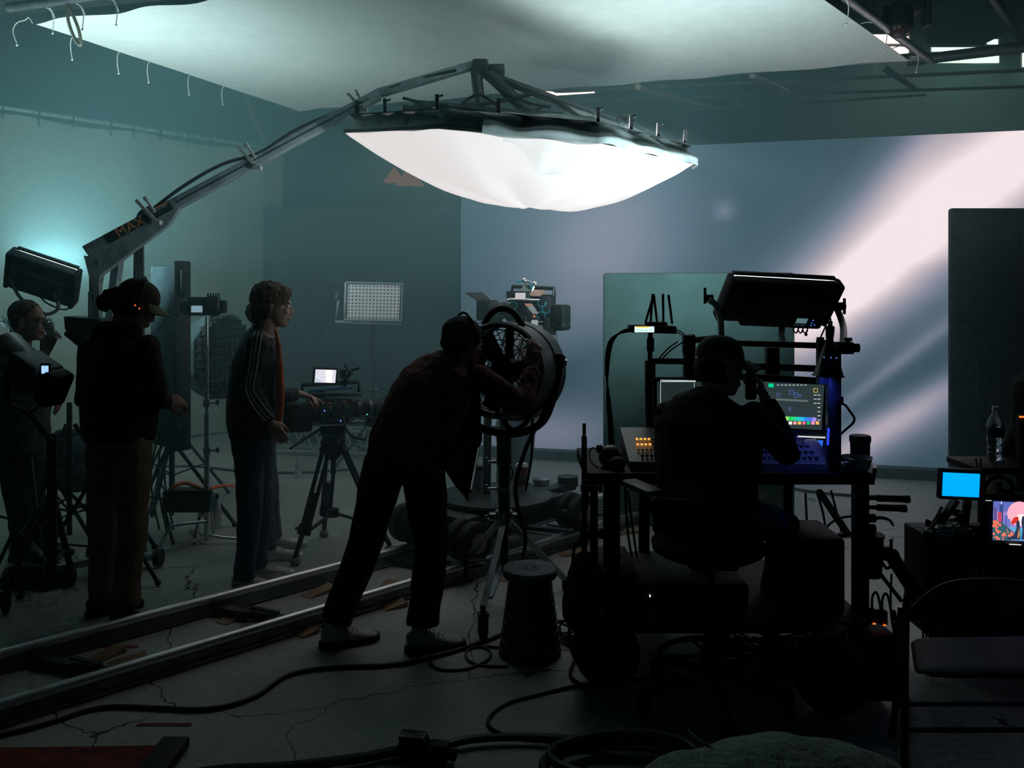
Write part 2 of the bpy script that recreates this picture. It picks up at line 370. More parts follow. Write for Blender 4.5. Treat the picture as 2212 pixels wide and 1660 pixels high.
# ---------------------------------------------------------------- overhead muslin on its pipe frame
MH = 3.75; k_ = MH-H0
Q = [V((-1.786*k_, 3.276*k_, MH)), V((-1.182*k_, 4.87*k_, MH)), V((1.718*k_, 3.80*k_, MH)), V((.598*k_, 2.444*k_, MH))]
def over(s, t):
    p = along(along(Q[0], Q[3], s), along(Q[1], Q[2], s), t)
    e = 16*s*(1-s)*t*(1-t); edge = .03*math.cos(s*44)*(1-min(1, 8*t*(1-t)))
    return p+V((edge*.3, edge, -.10*e+.02*mnoise.noise(V((s*4, t*3, 0)))*e+.012*mnoise.noise(V((s*14,t*3,5)))))
oh = thing('overhead_muslin', 'huge pale muslin sheet stretched flat overhead on a pipe frame', 'overhead diffusion', (Q[0]+Q[2])/2)
obj('muslin_sheet', MB().grid(over, 90, 60), mat('white_muslin', (.78,.80,.74), .9, bump=.1, scale=8, var=.04), oh)
up = V((0,0,.05)); lo = V((0,0,.0))
PIPE = mat('frame_pipe', (.30,.30,.32), .35, .8)
for nm, a, b, off in (('frame_pipe', Q[1], Q[2], V((0,.10,.05))), ('frame_pipe', Q[2], Q[3], V((.13,-.02,.02))), ('frame_pipe', Q[0], Q[3], V((-.02,-.12,.09)))):
    e = (b-a).normalized(); obj(nm, MB().tube([a-e*.12+off, b+e*.12+off], .034, 12), PIPE, oh)
rope = mat('white_tie_line', (.7,.7,.66), .8)
def tie(p, q, sway):
    m_ = (p+q)/2; mb = MB(); mb.tube([p, along(p,q,.5)+V((0,0,.03)), q, q+V((sway,0,-.02)), q+V((sway*1.6,.01,-.08)), q+V((sway*1.2,.02,-.17))], .0038, 6, smooth=4); mb.sph(q+V((sway*1.2,.02,-.18)), .009, n=5)
    obj('tie_line', mb, rope, oh)
for t in (.0, .13, .27, .37, .52, .66): p = along(Q[0], Q[1], t); tie(p, p+V((-.05,-.01,.02)), -.02 if t else -.06)
for t in (.045, .10, .16): p = along(Q[0], Q[3], t); tie(p, p+V((-.02,-.10,.06)), .03)
for t in (.12, .36, .6): p = along(Q[2], Q[3], t); tie(p-V((.05,0,0)), p+V((.15,0,.0)), .03)
pp = along(Q[0], Q[3], .085)
obj('rope_loop', MB().tube([pp+V((0,-.12,.12)), pp+V((.0,-.14,-.05)), pp+V((.05,-.14,-.2)), pp+V((.09,-.14,-.24)), pp+V((.08,-.14,-.14)), pp+V((.02,-.13,.0)), pp+V((-.04,-.12,.1))], .012, 7, smooth=5), mat('hemp_rope', (.25,.22,.16), .9), oh)
# ceiling grid pipes over the set, each a thing of its own
for i, (x0,y0,z0,x1,y1,z1,c,lab) in enumerate([
    (1378,188,3.9,1548,236,4.3,(.45,.36,.25),'tan grid pipe sloping away just right of the soft light arm'),
    (1625,163,3.9,1700,198,4.2,(.35,.33,.3),'short grid pipe behind the middle of the overhead muslin edge'),
    (1905,143,3.9,1972,188,4.2,(.12,.2,.18),'dark grid pipe behind the far right corner of the overhead muslin'),
    (1150,205,3.9,1300,245,4.2,(.45,.36,.25),'tan grid pipe just above the soft light rim'),
    (1960,132,3.95,2260,96,3.95,(.06,.07,.07),'thick dark grid pipe running right from the muslin corner'),
    (2135,-20,3.9,2230,120,4.4,(.03,.05,.05),'dark grid pipe crossing the right hand ceiling corner'),
    (530,205,4.2,577,318,3.7,(.25,.22,.18),'thin slanted pipe behind the boom arm')]):
    tag(obj('grid_pipe', MB().tube([P(x0,y0,(z0-H0)*F/(HY-y0)), P(x1,y1,(z1-H0)*F/(HY-y1))], .035 if i != 4 else .05, 10), mat('pipe_%d' % i, c, .5, .4)), lab, 'pipe')
yp = thing('work_rail', 'thin yellow rail with two clamps high behind the soft light', 'rail', P(1560,232,12.5))
obj('bar', MB().tube([P(1500,234,12.5), P(1645,224,12.5)], .02, 8), mat('yellow_paint', (.6,.42,.12), .5), yp)
for x in (1595, 1638): obj('clamp', MB().box(P(x,228,12.45), (.06,.06,.12)).tube([P(x,224,12.45), V((P(x,224,12.45).x, 12.45, 5.59))], .008, 6), MATS['yellow_paint'], yp)
fl = thing('fluorescent_tube', 'lit white tube light peeking out under the muslin edge', 'tube light', P(1230,199,13.0))
obj('lamp', MB().tube([P(1176,203,13.0), P(1284,196,13.0)], .035, 10), mat('tube_glow', (1,1,1), .4, emit=(1,.97,.9), es=1.6), fl)
obj('housing', MB().bar(P(1172,200,13.02)+V((0,0,.05)), P(1288,193,13.02)+V((0,0,.05)), .1, .04), DGRY, fl)
wg = thing('wall_lantern', 'pair of dim orange glowing shades on the far wall under the soft light', 'lamp', P(870,390,14.8))
for (x, y, r_) in ((852,384,.16),(885,388,.20)): obj('shade', MB().lathe(P(x,y,14.8), [(r_*1.2,-r_*.5),(r_*.7,r_*.2),(r_*.2,r_*.9),(.02,r_)], (0,0,1), 10), mat('dim_orange_shade', (.3,.12,.03), .8, emit=(.8,.32,.10), es=.12), wg)
obj('bracket', MB().bar(P(845,402,14.9), P(895,402,14.9), .05, .1), DGRY, wg)
# ceiling duct and the hung lamp
tag(obj('air_duct', MB().box(V((5.68, 10.3, 5.2)), (.84,2.0,.6), bev=.1), mat('duct_paint', (.02,.045,.045), .7)), 'large dark duct under the roof between the skylights', 'duct')
c = P(1945, 30, 6.8); h = thing('hanging_spotlight', 'black moving spotlight hanging from the ceiling grid at the top right', 'spotlight', c)
obj('clamp', MB().box(c+V((.0,0,.12)), (.05,.05,.10)).tube([c+V((0,0,.15)), c+V((0,0,1.3))], .018, 8), BLKM, h)
obj('base', MB().box(c+V((.06,0,.055)), (.20,.16,.11), bev=.02), BLK, h)
obj('yoke', MB().bar(c+V((-.06,0,.05)), c+V((-.09,0,-.08)), .03, .12), BLK, h)
d_ = V((-.25,-.35,-.9)).normalized()
obj('head', MB().lathe(c+V((-.0,-.02,-.01)), [(.05,-.05),(.085,-.02),(.092,.08),(.088,.16),(.07,.165)], d_, 16), BLK, h)
obj('lens', MB().lathe(c+V((-.0,-.02,-.01)), [(.07,.166),(.055,.18),(.0,.185)], d_, 16), mat('dark_lens', (.03,.01,.008), .2), h)
obj('cable_box', MB().box(c+V((.20,0,.03)), (.05,.1,.26), bev=.012), BLK, h)

# ---------------------------------------------------------------- haze over the set, shaped to stay clear of the right panel's glow
hz = bpy.data.materials.new('theatrical_haze'); hz.use_nodes = True; nt = hz.node_tree; nt.nodes.clear()
vs_ = nt.nodes.new('ShaderNodeVolumeScatter'); vs_.inputs['Color'].default_value = (.50,.95,1.0,1); vs_.inputs['Density'].default_value = .082; vs_.inputs['Anisotropy'].default_value = .25
o_ = nt.nodes.new('ShaderNodeOutputMaterial'); nt.links.new(vs_.outputs[0], o_.inputs['Volume'])
hm = obj('haze', MB().prism([V((-10.4,4.2,.001)),V((-1.2,4.5,.001)),V((.4,5.4,.001)),V((1.6,6.0,.001)),V((9.45,6.0,.001)),V((9.45,14.95,.001)),V((-10.4,14.95,.001))], (0,0,5.55)), hz, loc=(0,9,.0), smooth=False)
tag(hm, 'thin smoky haze hanging in the air over the set, cut back at the near right', 'haze', kind='stuff')
# ---------------------------------------------------------------- big overhead soft light
c0 = P(1122, 331, 6.35)
rim_n = V((.088,-.055,1)).normalized()
ex = (V((1,0,0))-rim_n*rim_n.x).normalized(); ez = rim_n; ey = ez.cross(ex)
R = 1.20
th = thing('overhead_soft_light', 'wide round soft light with sagging white cloth hanging over the set', 'soft light', c0)
def rimpt(a, r=1, h=0):
    k = 1/math.cos(((a+PI/8) % (PI/4))-PI/8)*.955
    return c0+(ex*math.cos(a)*1.02+ey*math.sin(a))*(R*r*k)+ez*h
def dish(s, t):
    a = 2*PI*s; r = t
    sag = -.37*(1-r**2.1)*(1+.10*math.sin(a*8)*r*(1-r)*3)+.012*mnoise.noise(V((math.cos(a)*r*5, math.sin(a)*r*5, 0)))
    return rimpt(a, r, sag-.02)-ex*.0+V((.10*(1-r*r),0,0))
DIF = bpy.data.materials.new('glowing_diffusion_cloth'); DIF.use_nodes = True; nt = DIF.node_tree; nt.nodes.clear()
N, L = nt.nodes.new, nt.links.new
out = N('ShaderNodeOutputMaterial'); tr = N('ShaderNodeBsdfTranslucent'); df = N('ShaderNodeBsdfDiffuse'); em = N('ShaderNodeEmission'); mx = N('ShaderNodeMixShader'); ad = N('ShaderNodeAddShader')
tr.inputs[0].default_value = (.9,.88,.86,1); df.inputs[0].default_value = (.8,.8,.78,1); mx.inputs[0].default_value = .35
em.inputs[0].default_value = (1,.95,.94,1); em.inputs[1].default_value = .56
L(tr.outputs[0], mx.inputs[1]); L(df.outputs[0], mx.inputs[2]); L(mx.outputs[0], ad.inputs[0]); L(em.outputs[0], ad.inputs[1]); L(ad.outputs[0], out.inputs[0])
obj('diffusion_cloth', MB().grid(dish, 96, 22), DIF, th)
# lamps above the cloth, nearer its right hand side
area('soft_light_bulb', c0+ex*.50+ez*.22, c0+ex*.50-ez*.8, .6, .6, 135, (1,.97,.96))
area('soft_light_bulb', c0-ex*.55+ez*.26, c0-ex*.55-ez*.8, .3, .3, 3, (1,.95,.93))
SK = mat('grey_skirt_cloth', (.30,.34,.33), .6, bump=.3, scale=9)
def skirt(s, t, h=.12, r0=1.0, r1=.93):
    a = 2*PI*s; w_ = 1+.006*math.sin(a*23)+.006*math.sin(a*51)
    return rimpt(a, (r0*(1-t)+r1*t)*w_, -.01+h*t+.01*math.sin(a*31)*t)
obj('skirt', MB().grid(skirt, 128, 4), SK, th)
obj('back_cover', MB().grid(lambda s, t: rimpt(2*PI*s, .93*(1-t)+.06, .11+.08*t), 64, 6), mat('black_backing_cloth', (.03,.04,.04), .9), th)
TOPM = mat('thin_silk_overlay', (.55,.62,.61), .7, alpha=.85, bump=.2, scale=7)
def drape(s, t):
    a = (-.60+.40*s)*PI if False else PI*(1.44+.50*s)
    fold = .010*math.sin(s*31+2*t)+.022*mnoise.noise(V((s*9,t*3,2)))
    return rimpt(a, .90+.125*min(1,t*1.5)+fold*.5, .125-.155*t+fold*.6+.02*math.sin(s*5)*(1-t))
obj('draped_silk', MB().grid(drape, 60, 14), TOPM, th)
def tail(s, t):
    a = PI*(1.30+.20*s); return rimpt(a, .98-.03*t, .10+.06*(1-t)*(1-s)-.10*s*t)
obj('silk_flap', MB().grid(tail, 14, 6), MATS['thin_silk_overlay'], th)
def fold_(s, t):
    a = PI*(1.47+.16*s); w_ = 1-abs(2*s-1)**1.3; p = dish(a/(2*PI), 1.0-.26*t*w_-.02*t)
    return p+V((.02*math.sin(s*9), -.03-.02*t, -.018-.015*math.sin(s*14+t*4)*(t+.2)))
obj('hanging_fold', MB().grid(fold_, 30, 16), mat('fold_cloth', (.85,.85,.83), .8, alpha=.22, bump=.2, scale=6), th)
obj('rim_tube', MB().tube([rimpt(2*PI*i/64) for i in range(65)], .016, 8), BLKM, th)
for i in range(8):
    a = 2*PI*i/8+.1
    obj('rod', MB().tube([rimpt(a, .97, .05), rimpt(a, .45, .17), rimpt(a, .06, .21)], .011, 6, smooth=4), BLKM, th)
for a in (1.08, 1.14, 1.22, 1.36, 1.46, 1.62, 1.70, 1.78, 1.86, 1.93, 1.98):
    p = rimpt(a*PI, .97, .11); obj('clip', MB().bar(p, p+V((.0,-.02,.085)), .022, .018).cyl(p+V((0,0,.07)), p+V((.035,0,.085)), .006), BLKM, th)
# cross pipes and knuckles that carry the dish, hung from the boom's head
hub = P(1040, 262, 6.35)
for a, b, r in (((868,236,6.15),(1130,262,6.4),.034), ((1050,160,6.45),(1345,270,6.35),.032), ((1345,262,6.3),(1480,330,6.2),.03), ((905,222,6.6),(1205,250,6.6),.022)):
    obj('support_pipe', MB().tube([P(*a), P(*b)], r, 12), DGRY, th)
obj('drop_pipe', MB().tube([P(1028,150,6.45), P(1040,262,6.4)], .042, 12), DGRY, th)
obj('drop_pipe', MB().tube([P(1058,162,6.45), P(1150,250,6.35)], .045, 12), DGRY, th)
for x, y in ((968,243), (1030,235), (1045,252), (1150,248), (1165,262), (965,262), (1350,262)):
    obj('knuckle', MB().cyl(P(x-10,y,6.3), P(x+10,y,6.35), .05, seg=12).cyl(P(x+8,y-6,6.28), P(x+22,y-14,6.28), .012), BLKM, th)
for pts in ([(870,212),(930,225),(1000,228),(1075,222),(1150,205),(1200,218),(1250,250)], [(990,232),(1010,215),(1035,205),(1060,218),(1085,240)], [(975,240),(1000,225),(1030,230),(1060,236),(1100,244),(1180,244),(1215,246)], [(1050,170),(1100,205),(1150,225),(1190,232)], [(1190,215),(1240,250),(1290,258),(1350,300)]):
    obj('power_cable', MB().tube([P(x,y,6.22) for x, y in pts], .011, 7, smooth=5), CABL, th)
obj('tension_rope', MB().tube([P(832,280,6.2), P(880,247,6.25)], .005, 5), CABL, th)

# ---------------------------------------------------------------- boom arm and its stand
A = P(186, 546, 5.45); B = P(818, 205, 6.2); T = P(1026, 143, 6.5)
bt = thing('boom_stand', 'grey steel boom stand with a long perforated arm carrying the soft light', 'boom stand', (P(195,630,5.45).x, 5.45, 0))
dA = (B-A).normalized(); side = V((0,-1,0)); upb = dA.cross(side).normalized()*-1
if upb.z < 0: upb = -upb
sd = dA.cross(upb).normalized();  sd = sd if sd.y < 0 else -sd
AR = mat('boom_steel', (.42,.52,.55), .45, .15)
mb = MB(); mb.box((A+dA*.0+B)/2, ((B-A).length, .07, .075), (dA, sd, upb), .006)
obj('arm', mb, AR, bt)
mb = MB(); Ln = (B-A).length
for i in range(96):
    p = A+dA*(.62+i*(Ln-.7)/96)+sd*.0355; mb.cyl(p, p+sd*.002, .0065, seg=6)
obj('perforation_row', mb, mat('hole_black', (.01,.02,.02), .9), bt)
obj('inner_arm', MB().box((B+T)/2+V((0,0,.01)), ((T-B).length+.05, .06, .06), ((T-B).normalized(), sd, (T-B).normalized().cross(sd)*-1), .006), AR, bt)
obj('arm_head', MB().box(T+V((.04,0,-.02)), (.12,.12,.13), bev=.02).cyl(T+V((.04,-.10,-.02)), T+V((.04,.1,-.02)), .05).box(T+V((.16,0,-.03)), (.12,.09,.08), bev=.015), DGRY, bt)
lb = A+dA*.02
obj('label_plate', MB().box(A+dA*.36+sd*.038, (.44,.004,.064), (dA, sd, upb)), mat('label_black', (.01,.03,.035), .5), bt, smooth=False)
ORT = mat('orange_lettering', (1,.36,.12), .6, var=.02)
text('lettering', 'MAX', .088, A+dA*.30+sd*.042-upb*.002, dA, upb, ORT, bt)
obj('underline', MB().box(A+dA*.49+sd*.042+upb*.026, (.16,.002,.007), (dA, sd, upb)), ORT, bt, smooth=False)
text('small_lettering', 'MENACE ARM', .019, A+dA*.50+sd*.042+upb*.012, dA, upb, WHT, bt)
foot = V((A.x+.08, 5.45, 0))
obj('bracket', MB().prism([A-upb*.04-V((0,.03,0)), A+dA*.62-upb*.04-V((0,.03,0)), A+dA*.50-upb*.10-V((0,.03,0)), A+V((.10,-.03,-.14)), A+V((.07,-.03,-.30)), A+V((.0,-.03,-.02))], (0,.06,0)), AR, bt)
obj('column', MB().bar(A+V((.06,0,-.05)), V((A.x+.06, 5.45, .12)), .06, .05), AR, bt)
obj('column', MB().bar(P(262,505,5.6), P(236,720,5.5), .055, .045).bar(P(236,720,5.5), V((P(236,720,5.5).x-.02,5.5,.12)), .055, .045), AR, bt)
obj('gauge_tape', MB().bar(P(193,630,5.40), P(193,690,5.40), .015, .004), mat('white_tape', (.6,.6,.62), .6), bt)
for a in (0.4, 2.3, 3.6, 5.4):
    c = V((A.x+.12, 5.45, .1)); e = c+V((math.cos(a)*.30, math.sin(a)*.34, -.03))
    obj('leg', MB().bar(c, e, .05, .04), AR, bt); obj('wheel', MB().cyl(e+V((-.02,0,-.01)), e+V((.02,0,-.01)), .055, seg=18), RUB, bt)
for k, dx in enumerate((-.02,.0,.02)):
    obj('hanging_cable', MB().tube([P(330,448,5.62)+V((dx,0,0)), P(308,462,5.6)+V((dx,0,0)), P(301,500,5.6)+V((dx,0,0)), P(300,600,5.6)+V((dx*1.2,0,0)), P(302,700,5.6)+V((dx,0,0)), P(305,900,5.6)+V((dx,0,0)), V((P(306,900,5.6).x+dx,5.6,.03))], .011, 7, smooth=5), mat('teal_grey_cable', (.05,.08,.09), .5), bt)
obj('arm_cable', MB().tube([P(330,452,5.6), P(400,400,5.65), P(480,355,5.75), P(560,330,5.85), P(640,280,5.95), P(730,240,6.1), P(830,195,6.2), P(900,172,6.3), P(985,152,6.4)], .012, 7, smooth=5), CABL, bt)
SILV = mat('bright_clamp', (.85,.88,.88), .4, .1)
for (x, y, lab) in ((318, 456, 'silver clamp standing on the boom arm nearest the lettering'), (545, 333, 'bright silver clamp halfway along the boom arm'), (820, 208, 'silver clamp at the joint high on the boom arm')):
    s = (P(x,y,5.7)-A).dot(dA); p = A+dA*s+sd*.05; q = .11 if y > 220 else .08
    t = thing('bar_clamp', lab, 'clamp', p, 'clamps along the boom arm')
    obj('jaw', MB().bar(p-upb*.06, p+upb*q+V((-.035,0,0)), .022, .02).box(p-upb*.06, (.05,.05,.025)), SILV, t)
    obj('screw', MB().cyl(p+upb*.02+V((.03,.0,0)), p+upb*(q-.0)+V((.03,0,0)), .009).cyl(p+upb*q+V((.03,0,0)), p+upb*(q+.025)+V((.03,0,0)), .014), SILV, t)
# ---------------------------------------------------------------- people
def head_shapes(mb, c, f, u, s):
    f = V(f).normalized(); r = f.cross(V(u)).normalized(); u = r.cross(f).normalized(); ax = (r, f, u)
    q = lambda a, b, h: V(c)+(r*a+f*b+u*h)*s
    mb.sph(q(0,-.012,.028), (.075*s,.094*s,.088*s), ax, 12)
    mb.sph(q(0,.028,-.035), (.060*s,.062*s,.082*s), ax, 12)
    mb.sph(q(0,.062,-.094), (.026*s,.024*s,.022*s), ax, 8); mb.sph(q(0,.04,-.082), (.048*s,.045*s,.032*s), ax, 8)
    mb.cap(q(0,.092,.006), q(0,.101,-.032), .007*s, .0115*s); mb.sph(q(.010,.093,-.036), .008*s); mb.sph(q(-.010,.093,-.036), .008*s)
    mb.sph(q(0,.082,.022), (.044*s,.014*s,.011*s), ax, 8)
    for sd in (-1, 1):
        mb.sph(q(.035*sd,.066,-.026), (.02*s,.02*s,.022*s), ax, 8)
        mb.sph(q(.078*sd,-.008,-.012), (.009*s,.019*s,.031*s), ax, 8)
    mb.sph(q(0,.090,-.060), (.023*s,.012*s,.0065*s), ax, 8); mb.sph(q(0,.088,-.071), (.019*s,.012*s,.0075*s), ax, 8)
    return q, ax

def hand_shapes(mb, w, d, n, thumb, curl=.5, s=1.0, spread=.06, curls=None):
    """wrist w, direction d of the palm, n the way the palm faces, thumb +1/-1 picks its side"""
    w = V(w); d = V(d).normalized(); n = (V(n)-d*V(n).dot(d)).normalized(); lat = d.cross(n)*thumb
    offs = (.030, .0085, -.013, -.034); lens = ((.042,.026,.021),(.046,.030,.022),(.043,.027,.021),(.034,.020,.018))
    for i, o in enumerate(offs):
        kn = w+(d*(.086-.004*abs(i-1))+lat*o)*s; mb.cap(w+(d*.01+lat*o*.55)*s, kn, .015*s, .0115*s)
        dr = (d+lat*spread*(1.5-i)).normalized(); nn_ = n; cu = curls[i] if curls else curl*(1+.12*i); p = kn; rr = .0095 if i < 3 else .0085
        for j, l in enumerate(lens[i]):
            a = cu*(.75 if j == 0 else .9); dn = dr*math.cos(a)+nn_*math.sin(a); nn_ = nn_*math.cos(a)-dr*math.sin(a); dr = dn
            e = p+dr*l*s; mb.cap(p, e, rr*s, (rr-.0012)*s); p = e; rr -= .0008
    mb.sph(w+(d*.04)*s, (.036*s, .040*s, .014*s), (lat, d, n), 8)
    p0 = w+(d*.018+lat*.022)*s; p1 = p0+(d*.028+lat*.026+n*.016)*s; p2 = p1+(d*.030+lat*.010+n*(.012+.016*curl))*s; p3 = p2+(d*.022-lat*.002+n*(.008+.016*curl))*s
    mb.cap(p0, p1, .016*s, .0125*s); mb.cap(p1, p2, .0115*s, .0105*s); mb.cap(p2, p3, .0105*s, .009*s)

def ell(c, r, f, a, b, n=24, pw=2.4):
    out = []
    for i in range(n):
        t = 2*PI*i/n; x, y = math.cos(t), math.sin(t)
        out.append(V(c)+r*(a*math.copysign(abs(x)**(2/pw), x))+f*(b*math.copysign(abs(y)**(2/pw), y)))
    return out
def loft(mb, secs, right, n=24, pw=2.4):
    """secs: (centre, half width along right, half depth); sections stay square to the spine"""
    cs = [V(s[0]) for s in secs]; R0 = V(right).normalized(); rings = []
    for i, s in enumerate(secs):
        t = (cs[min(i+1, len(cs)-1)]-cs[max(i-1, 0)]).normalized(); r = (R0-t*R0.dot(t)).normalized(); f = t.cross(r)
        rings.append(ell(cs[i], r, f, s[1], s[2], n, pw))
    return mb.ring(rings)

def shoe(parent, ank, toe, m, solem, s=1.0, lace=True):
    """ank: heel point on the floor below the ankle; toe: direction"""
    f = V((toe[0], toe[1], 0)).normalized(); r = f.cross(V((0,0,1))); z = V((0,0,1)); a = V(ank); b = MB()
    secs = []
    for t, w_, h, z0 in ((-.075,.022,.055,.035),(-.06,.033,.075,.02),(-.02,.037,.092,.012),(.03,.038,.080,.010),(.08,.042,.060,.008),(.13,.046,.048,.006),(.17,.041,.040,.005),(.195,.028,.030,.006),(.205,.012,.018,.01)):
        secs.append(ell(a+f*t*s+z*(z0+h/2)*s, r, z, w_*s, h/2*s, 16, 2.3))
    b.ring(secs); b.cap(a+f*(-.012)*s+z*.07*s, a+f*(-.012)*s+z*.105*s, .042*s, .040*s)
    o = obj('shoe', fused(b, .007, 3), m, parent)
    b = MB(); pr = [(-.085,.012),(-.08,.026),(-.055,.036),(0,.038),(.06,.040),(.12,.048),(.17,.044),(.20,.03),(.215,.010)]
    poly = [a+f*t*s+r*w_*s for t, w_ in pr]+[a+f*t*s-r*w_*s for t, w_ in reversed(pr)]
    b.prism([p+z*.002 for p in poly], z*.028*s); obj('sole', b, solem, o)
    if lace:
        b = MB()
        for k in range(4):
            q = a+f*(.035+.022*k)*s+z*(.096-.012*k)*s; b.tube([q-r*.02*s, q+z*.006, q+r*.02*s], .003, 5)
        obj('laces', b, mat('grey_lace', (.3,.3,.28), .9), o)
    return o

def person(label, head, spine, right, arms, legs, top, trous, shoem, sole=None, ease=1.0, scale=1.0, cuff=.0, sleeve=True, topname='jacket', loose=1.0, trw=1.0, group=None, hem=0):
    """one continuous body (the object's own mesh), clothes and hair as its parts"""
    sole = sole or WHT
    body = MB(); q, hax = head_shapes(body, *head); hs = head[3]
    neck = V(spine[0][0])
    body.cap(q(0,-.03,-.05), neck, .052*hs, .058*scale)
    sp = [(c, a*.86, b*.84) for c, a, b in spine]; loft(body, sp[:1]+sp[1:], right)
    for (sh, el, wr, hnd) in arms:
        body.cap(sh, el, .046*scale, .038*scale); body.cap(el, wr, .038*scale, .026*scale)
        if hnd: body.cap(wr, V(wr)+V(hnd[0]).normalized()*.02, .025*scale, .022*scale); hand_shapes(body, wr, hnd[0], hnd[1], hnd[2], hnd[3] if len(hnd) > 3 else .5, .96*scale, curls=hnd[4] if len(hnd) > 4 else None)
    pel = V(spine[-1][0])
    for (hp, kn, an, toe) in legs:
        body.cap(along(hp, pel, .2), kn, .074*scale, .052*scale); body.cap(kn, an, .052*scale, .036*scale)
    allz = min(V(l[2]).z for l in legs) if legs else pel.z
    base = V((pel.x, pel.y, 0 if allz < .22 else allz-.09))
    root = obj('person', fused(body, .0068, 2), SKIN, loc=base); tag(root, label, 'person', group)
    # top garment
    b = MB(); loft(b, [(c, a*loose, bb*loose) for c, a, bb in spine], right)
    for (sh, el, wr, hnd) in arms:
        if sleeve is True:
            b.cap(sh, el, .066*scale, .056*scale); e = along(el, wr, .93-cuff); b.cap(el, along(el, wr, .6), .055*scale, .048*scale); b.cyl(along(el, wr, .55), e, .048*scale, .041*scale)
        else:
            b.cap(sh, along(sh, el, .55), .064*scale, .058*scale); b.cyl(along(sh, el, .5), along(sh, el, .8), .058*scale, .064*scale)
    obj(topname, fused(b, .0105, 3, .0095, .085), top, root)
    if legs:
        b = MB(); c0_, a0, b0 = spine[-1]; c1_, a1, b1 = spine[-2]
        w0 = along(c0_, c1_, .45)
        loft(b, [(w0, a0*.95, b0*.95), (c0_, a0*.97, b0*.97), (V(c0_)+(V(c0_)-V(c1_)).normalized()*.10, a0*.8, b0*.85)], right)
        for (hp, kn, an, toe) in legs:
            b.cap(hp, kn, .102*trw*scale, .078*trw*scale); b.cap(kn, along(kn, an, .8), .077*trw*scale, .068*trw*scale); b.cyl(along(kn, an, .7), V(an)+V((0,0,-.012)), .067*trw*scale, .072*trw*scale)
        obj('trousers', fused(b, .0115, 3, .011, .10), trous, root)
        for (hp, kn, an, toe) in legs:
            a = V(an); shoe(root, (a.x, a.y, base.z if a.z-base.z < .2 else a.z-.09), toe, shoem, sole, scale*1.02)
    for sd in (-1, 1):
        obj('eye', MB().sph(q(.03*sd, .078, .002), .0125*hs, n=8), mat('eye_white', (.6,.6,.58), .2), root)
    return root, q, hax

def hair(root, q, hs, m, blobs, vox=.008, wr=.006, name='hair'):
    b = MB(); r, f, u = (q(1,0,0)-q(0,0,0)).normalized(), (q(0,1,0)-q(0,0,0)).normalized(), (q(0,0,1)-q(0,0,0)).normalized()
    for (a, b_, c, ra, rb, rc) in blobs: b.sph(q(a,b_,c), (ra*hs, rb*hs, rc*hs), (r, f, u), 12)
    return obj(name, fused(b, vox, 2, wr, .022), m, root)
def cap_hat(root, q, hs, m, brim_m=None, tilt=0):
    r, f, u = (q(1,0,0)-q(0,0,0)).normalized(), (q(0,1,0)-q(0,0,0)).normalized(), (q(0,0,1)-q(0,0,0)).normalized()
    b = MB(); n = 28; rings = []
    for i in range(9):
        t = i/8*PI/2; k = math.cos(t)**.8; rings.append([q(math.cos(2*PI*j/n)*.088*k, -.008+math.sin(2*PI*j/n)*.108*k, .040+.098*math.sin(t)) for j in range(n)])
    b.ring(rings); o = obj('cap', b, m, root)
    def br(s, t):
        a = (-.5+s)*2.3; rr = .104+.078*t*math.cos(a*.62)
        return q(math.sin(a)*rr*.84, -.008+math.cos(a)*rr*1.0, .044-.022*t-.030*math.sin(a)**2*(.4+t))
    obj('brim', MB().grid(br, 18, 6), brim_m or m, o, solid=.004)
    obj('button', MB().sph(q(0,-.008,.138), .008*hs, n=6), m, o)
    return o

def jeans(n, c): return mat(n, c, .9, bump=.4, scale=70, var=.2)
DENIM = jeans('blue_denim', (.045,.075,.12)); DENIM2 = jeans('grey_denim', (.10,.13,.16)); KHAKI = jeans('khaki_cotton', (.17,.135,.075)); BTR = jeans('black_cotton', (.012,.013,.014))
WSH = mat('off_white_shoe', (.42,.41,.38), .8, bump=.2, scale=50); BSH = mat('black_shoe', (.015,.015,.016), .5)

# --- man in the striped track jacket
d = 5.15
F3 = V((.97,.24,0)); R3 = V((.24,-.97,0))
p3, q, _ = person('person in a black track jacket with pale sleeve stripes, orange shirt and jeans', (P(590,661,5.18), V((.96,.22,-.06)), V((.0,0,1)), 1.08),
    [(P(574,716,5.17), .075, .07), (P(563,732,5.17), .16, .10), (P(553,780,5.17), .215, .135), (P(548,850,5.17), .205, .150), (P(547,905,5.17), .19, .15), (P(547,945,5.17), .185, .135)], R3,
    [(P(555,742,5.00), P(540,838,4.97), P(586,915,5.03), (V((.5,.1,-.85)), V((-.3,.9,0)), 1, .5)),
     (P(570,742,5.34), P(598,858,5.50), P(648,852,5.58), (V((.9,.1,-.25)), V((.15,-.1,-1)), 1, .7, (.2,.75,.85,.9)))],
    [(P(541,962,5.09), P(538,1105,5.08), P(530,1245,5.13), (.97,.2)), (P(556,962,5.28), P(562,1100,5.32), P(556,1218,5.38), (.97,.2))],
    mat('track_jacket_cloth', (.015,.02,.026), .75, bump=.3, scale=50), DENIM, WSH, trw=.92)
b = MB()
HR = mat('light_brown_hair', (.11,.065,.035), .8, bump=.8, scale=90, var=.4)
hair(p3, q, 1.08, HR, [(0,-.022,.045,.090,.106,.090),(0,-.06,-.03,.078,.062,.085),(.0,.045,.075,.068,.052,.035),(.066,-.02,-.02,.020,.045,.05),(-.066,-.02,-.02,.020,.045,.05)], wr=.009)
STR = mat('pale_stripe', (.36,.36,.31), .7)
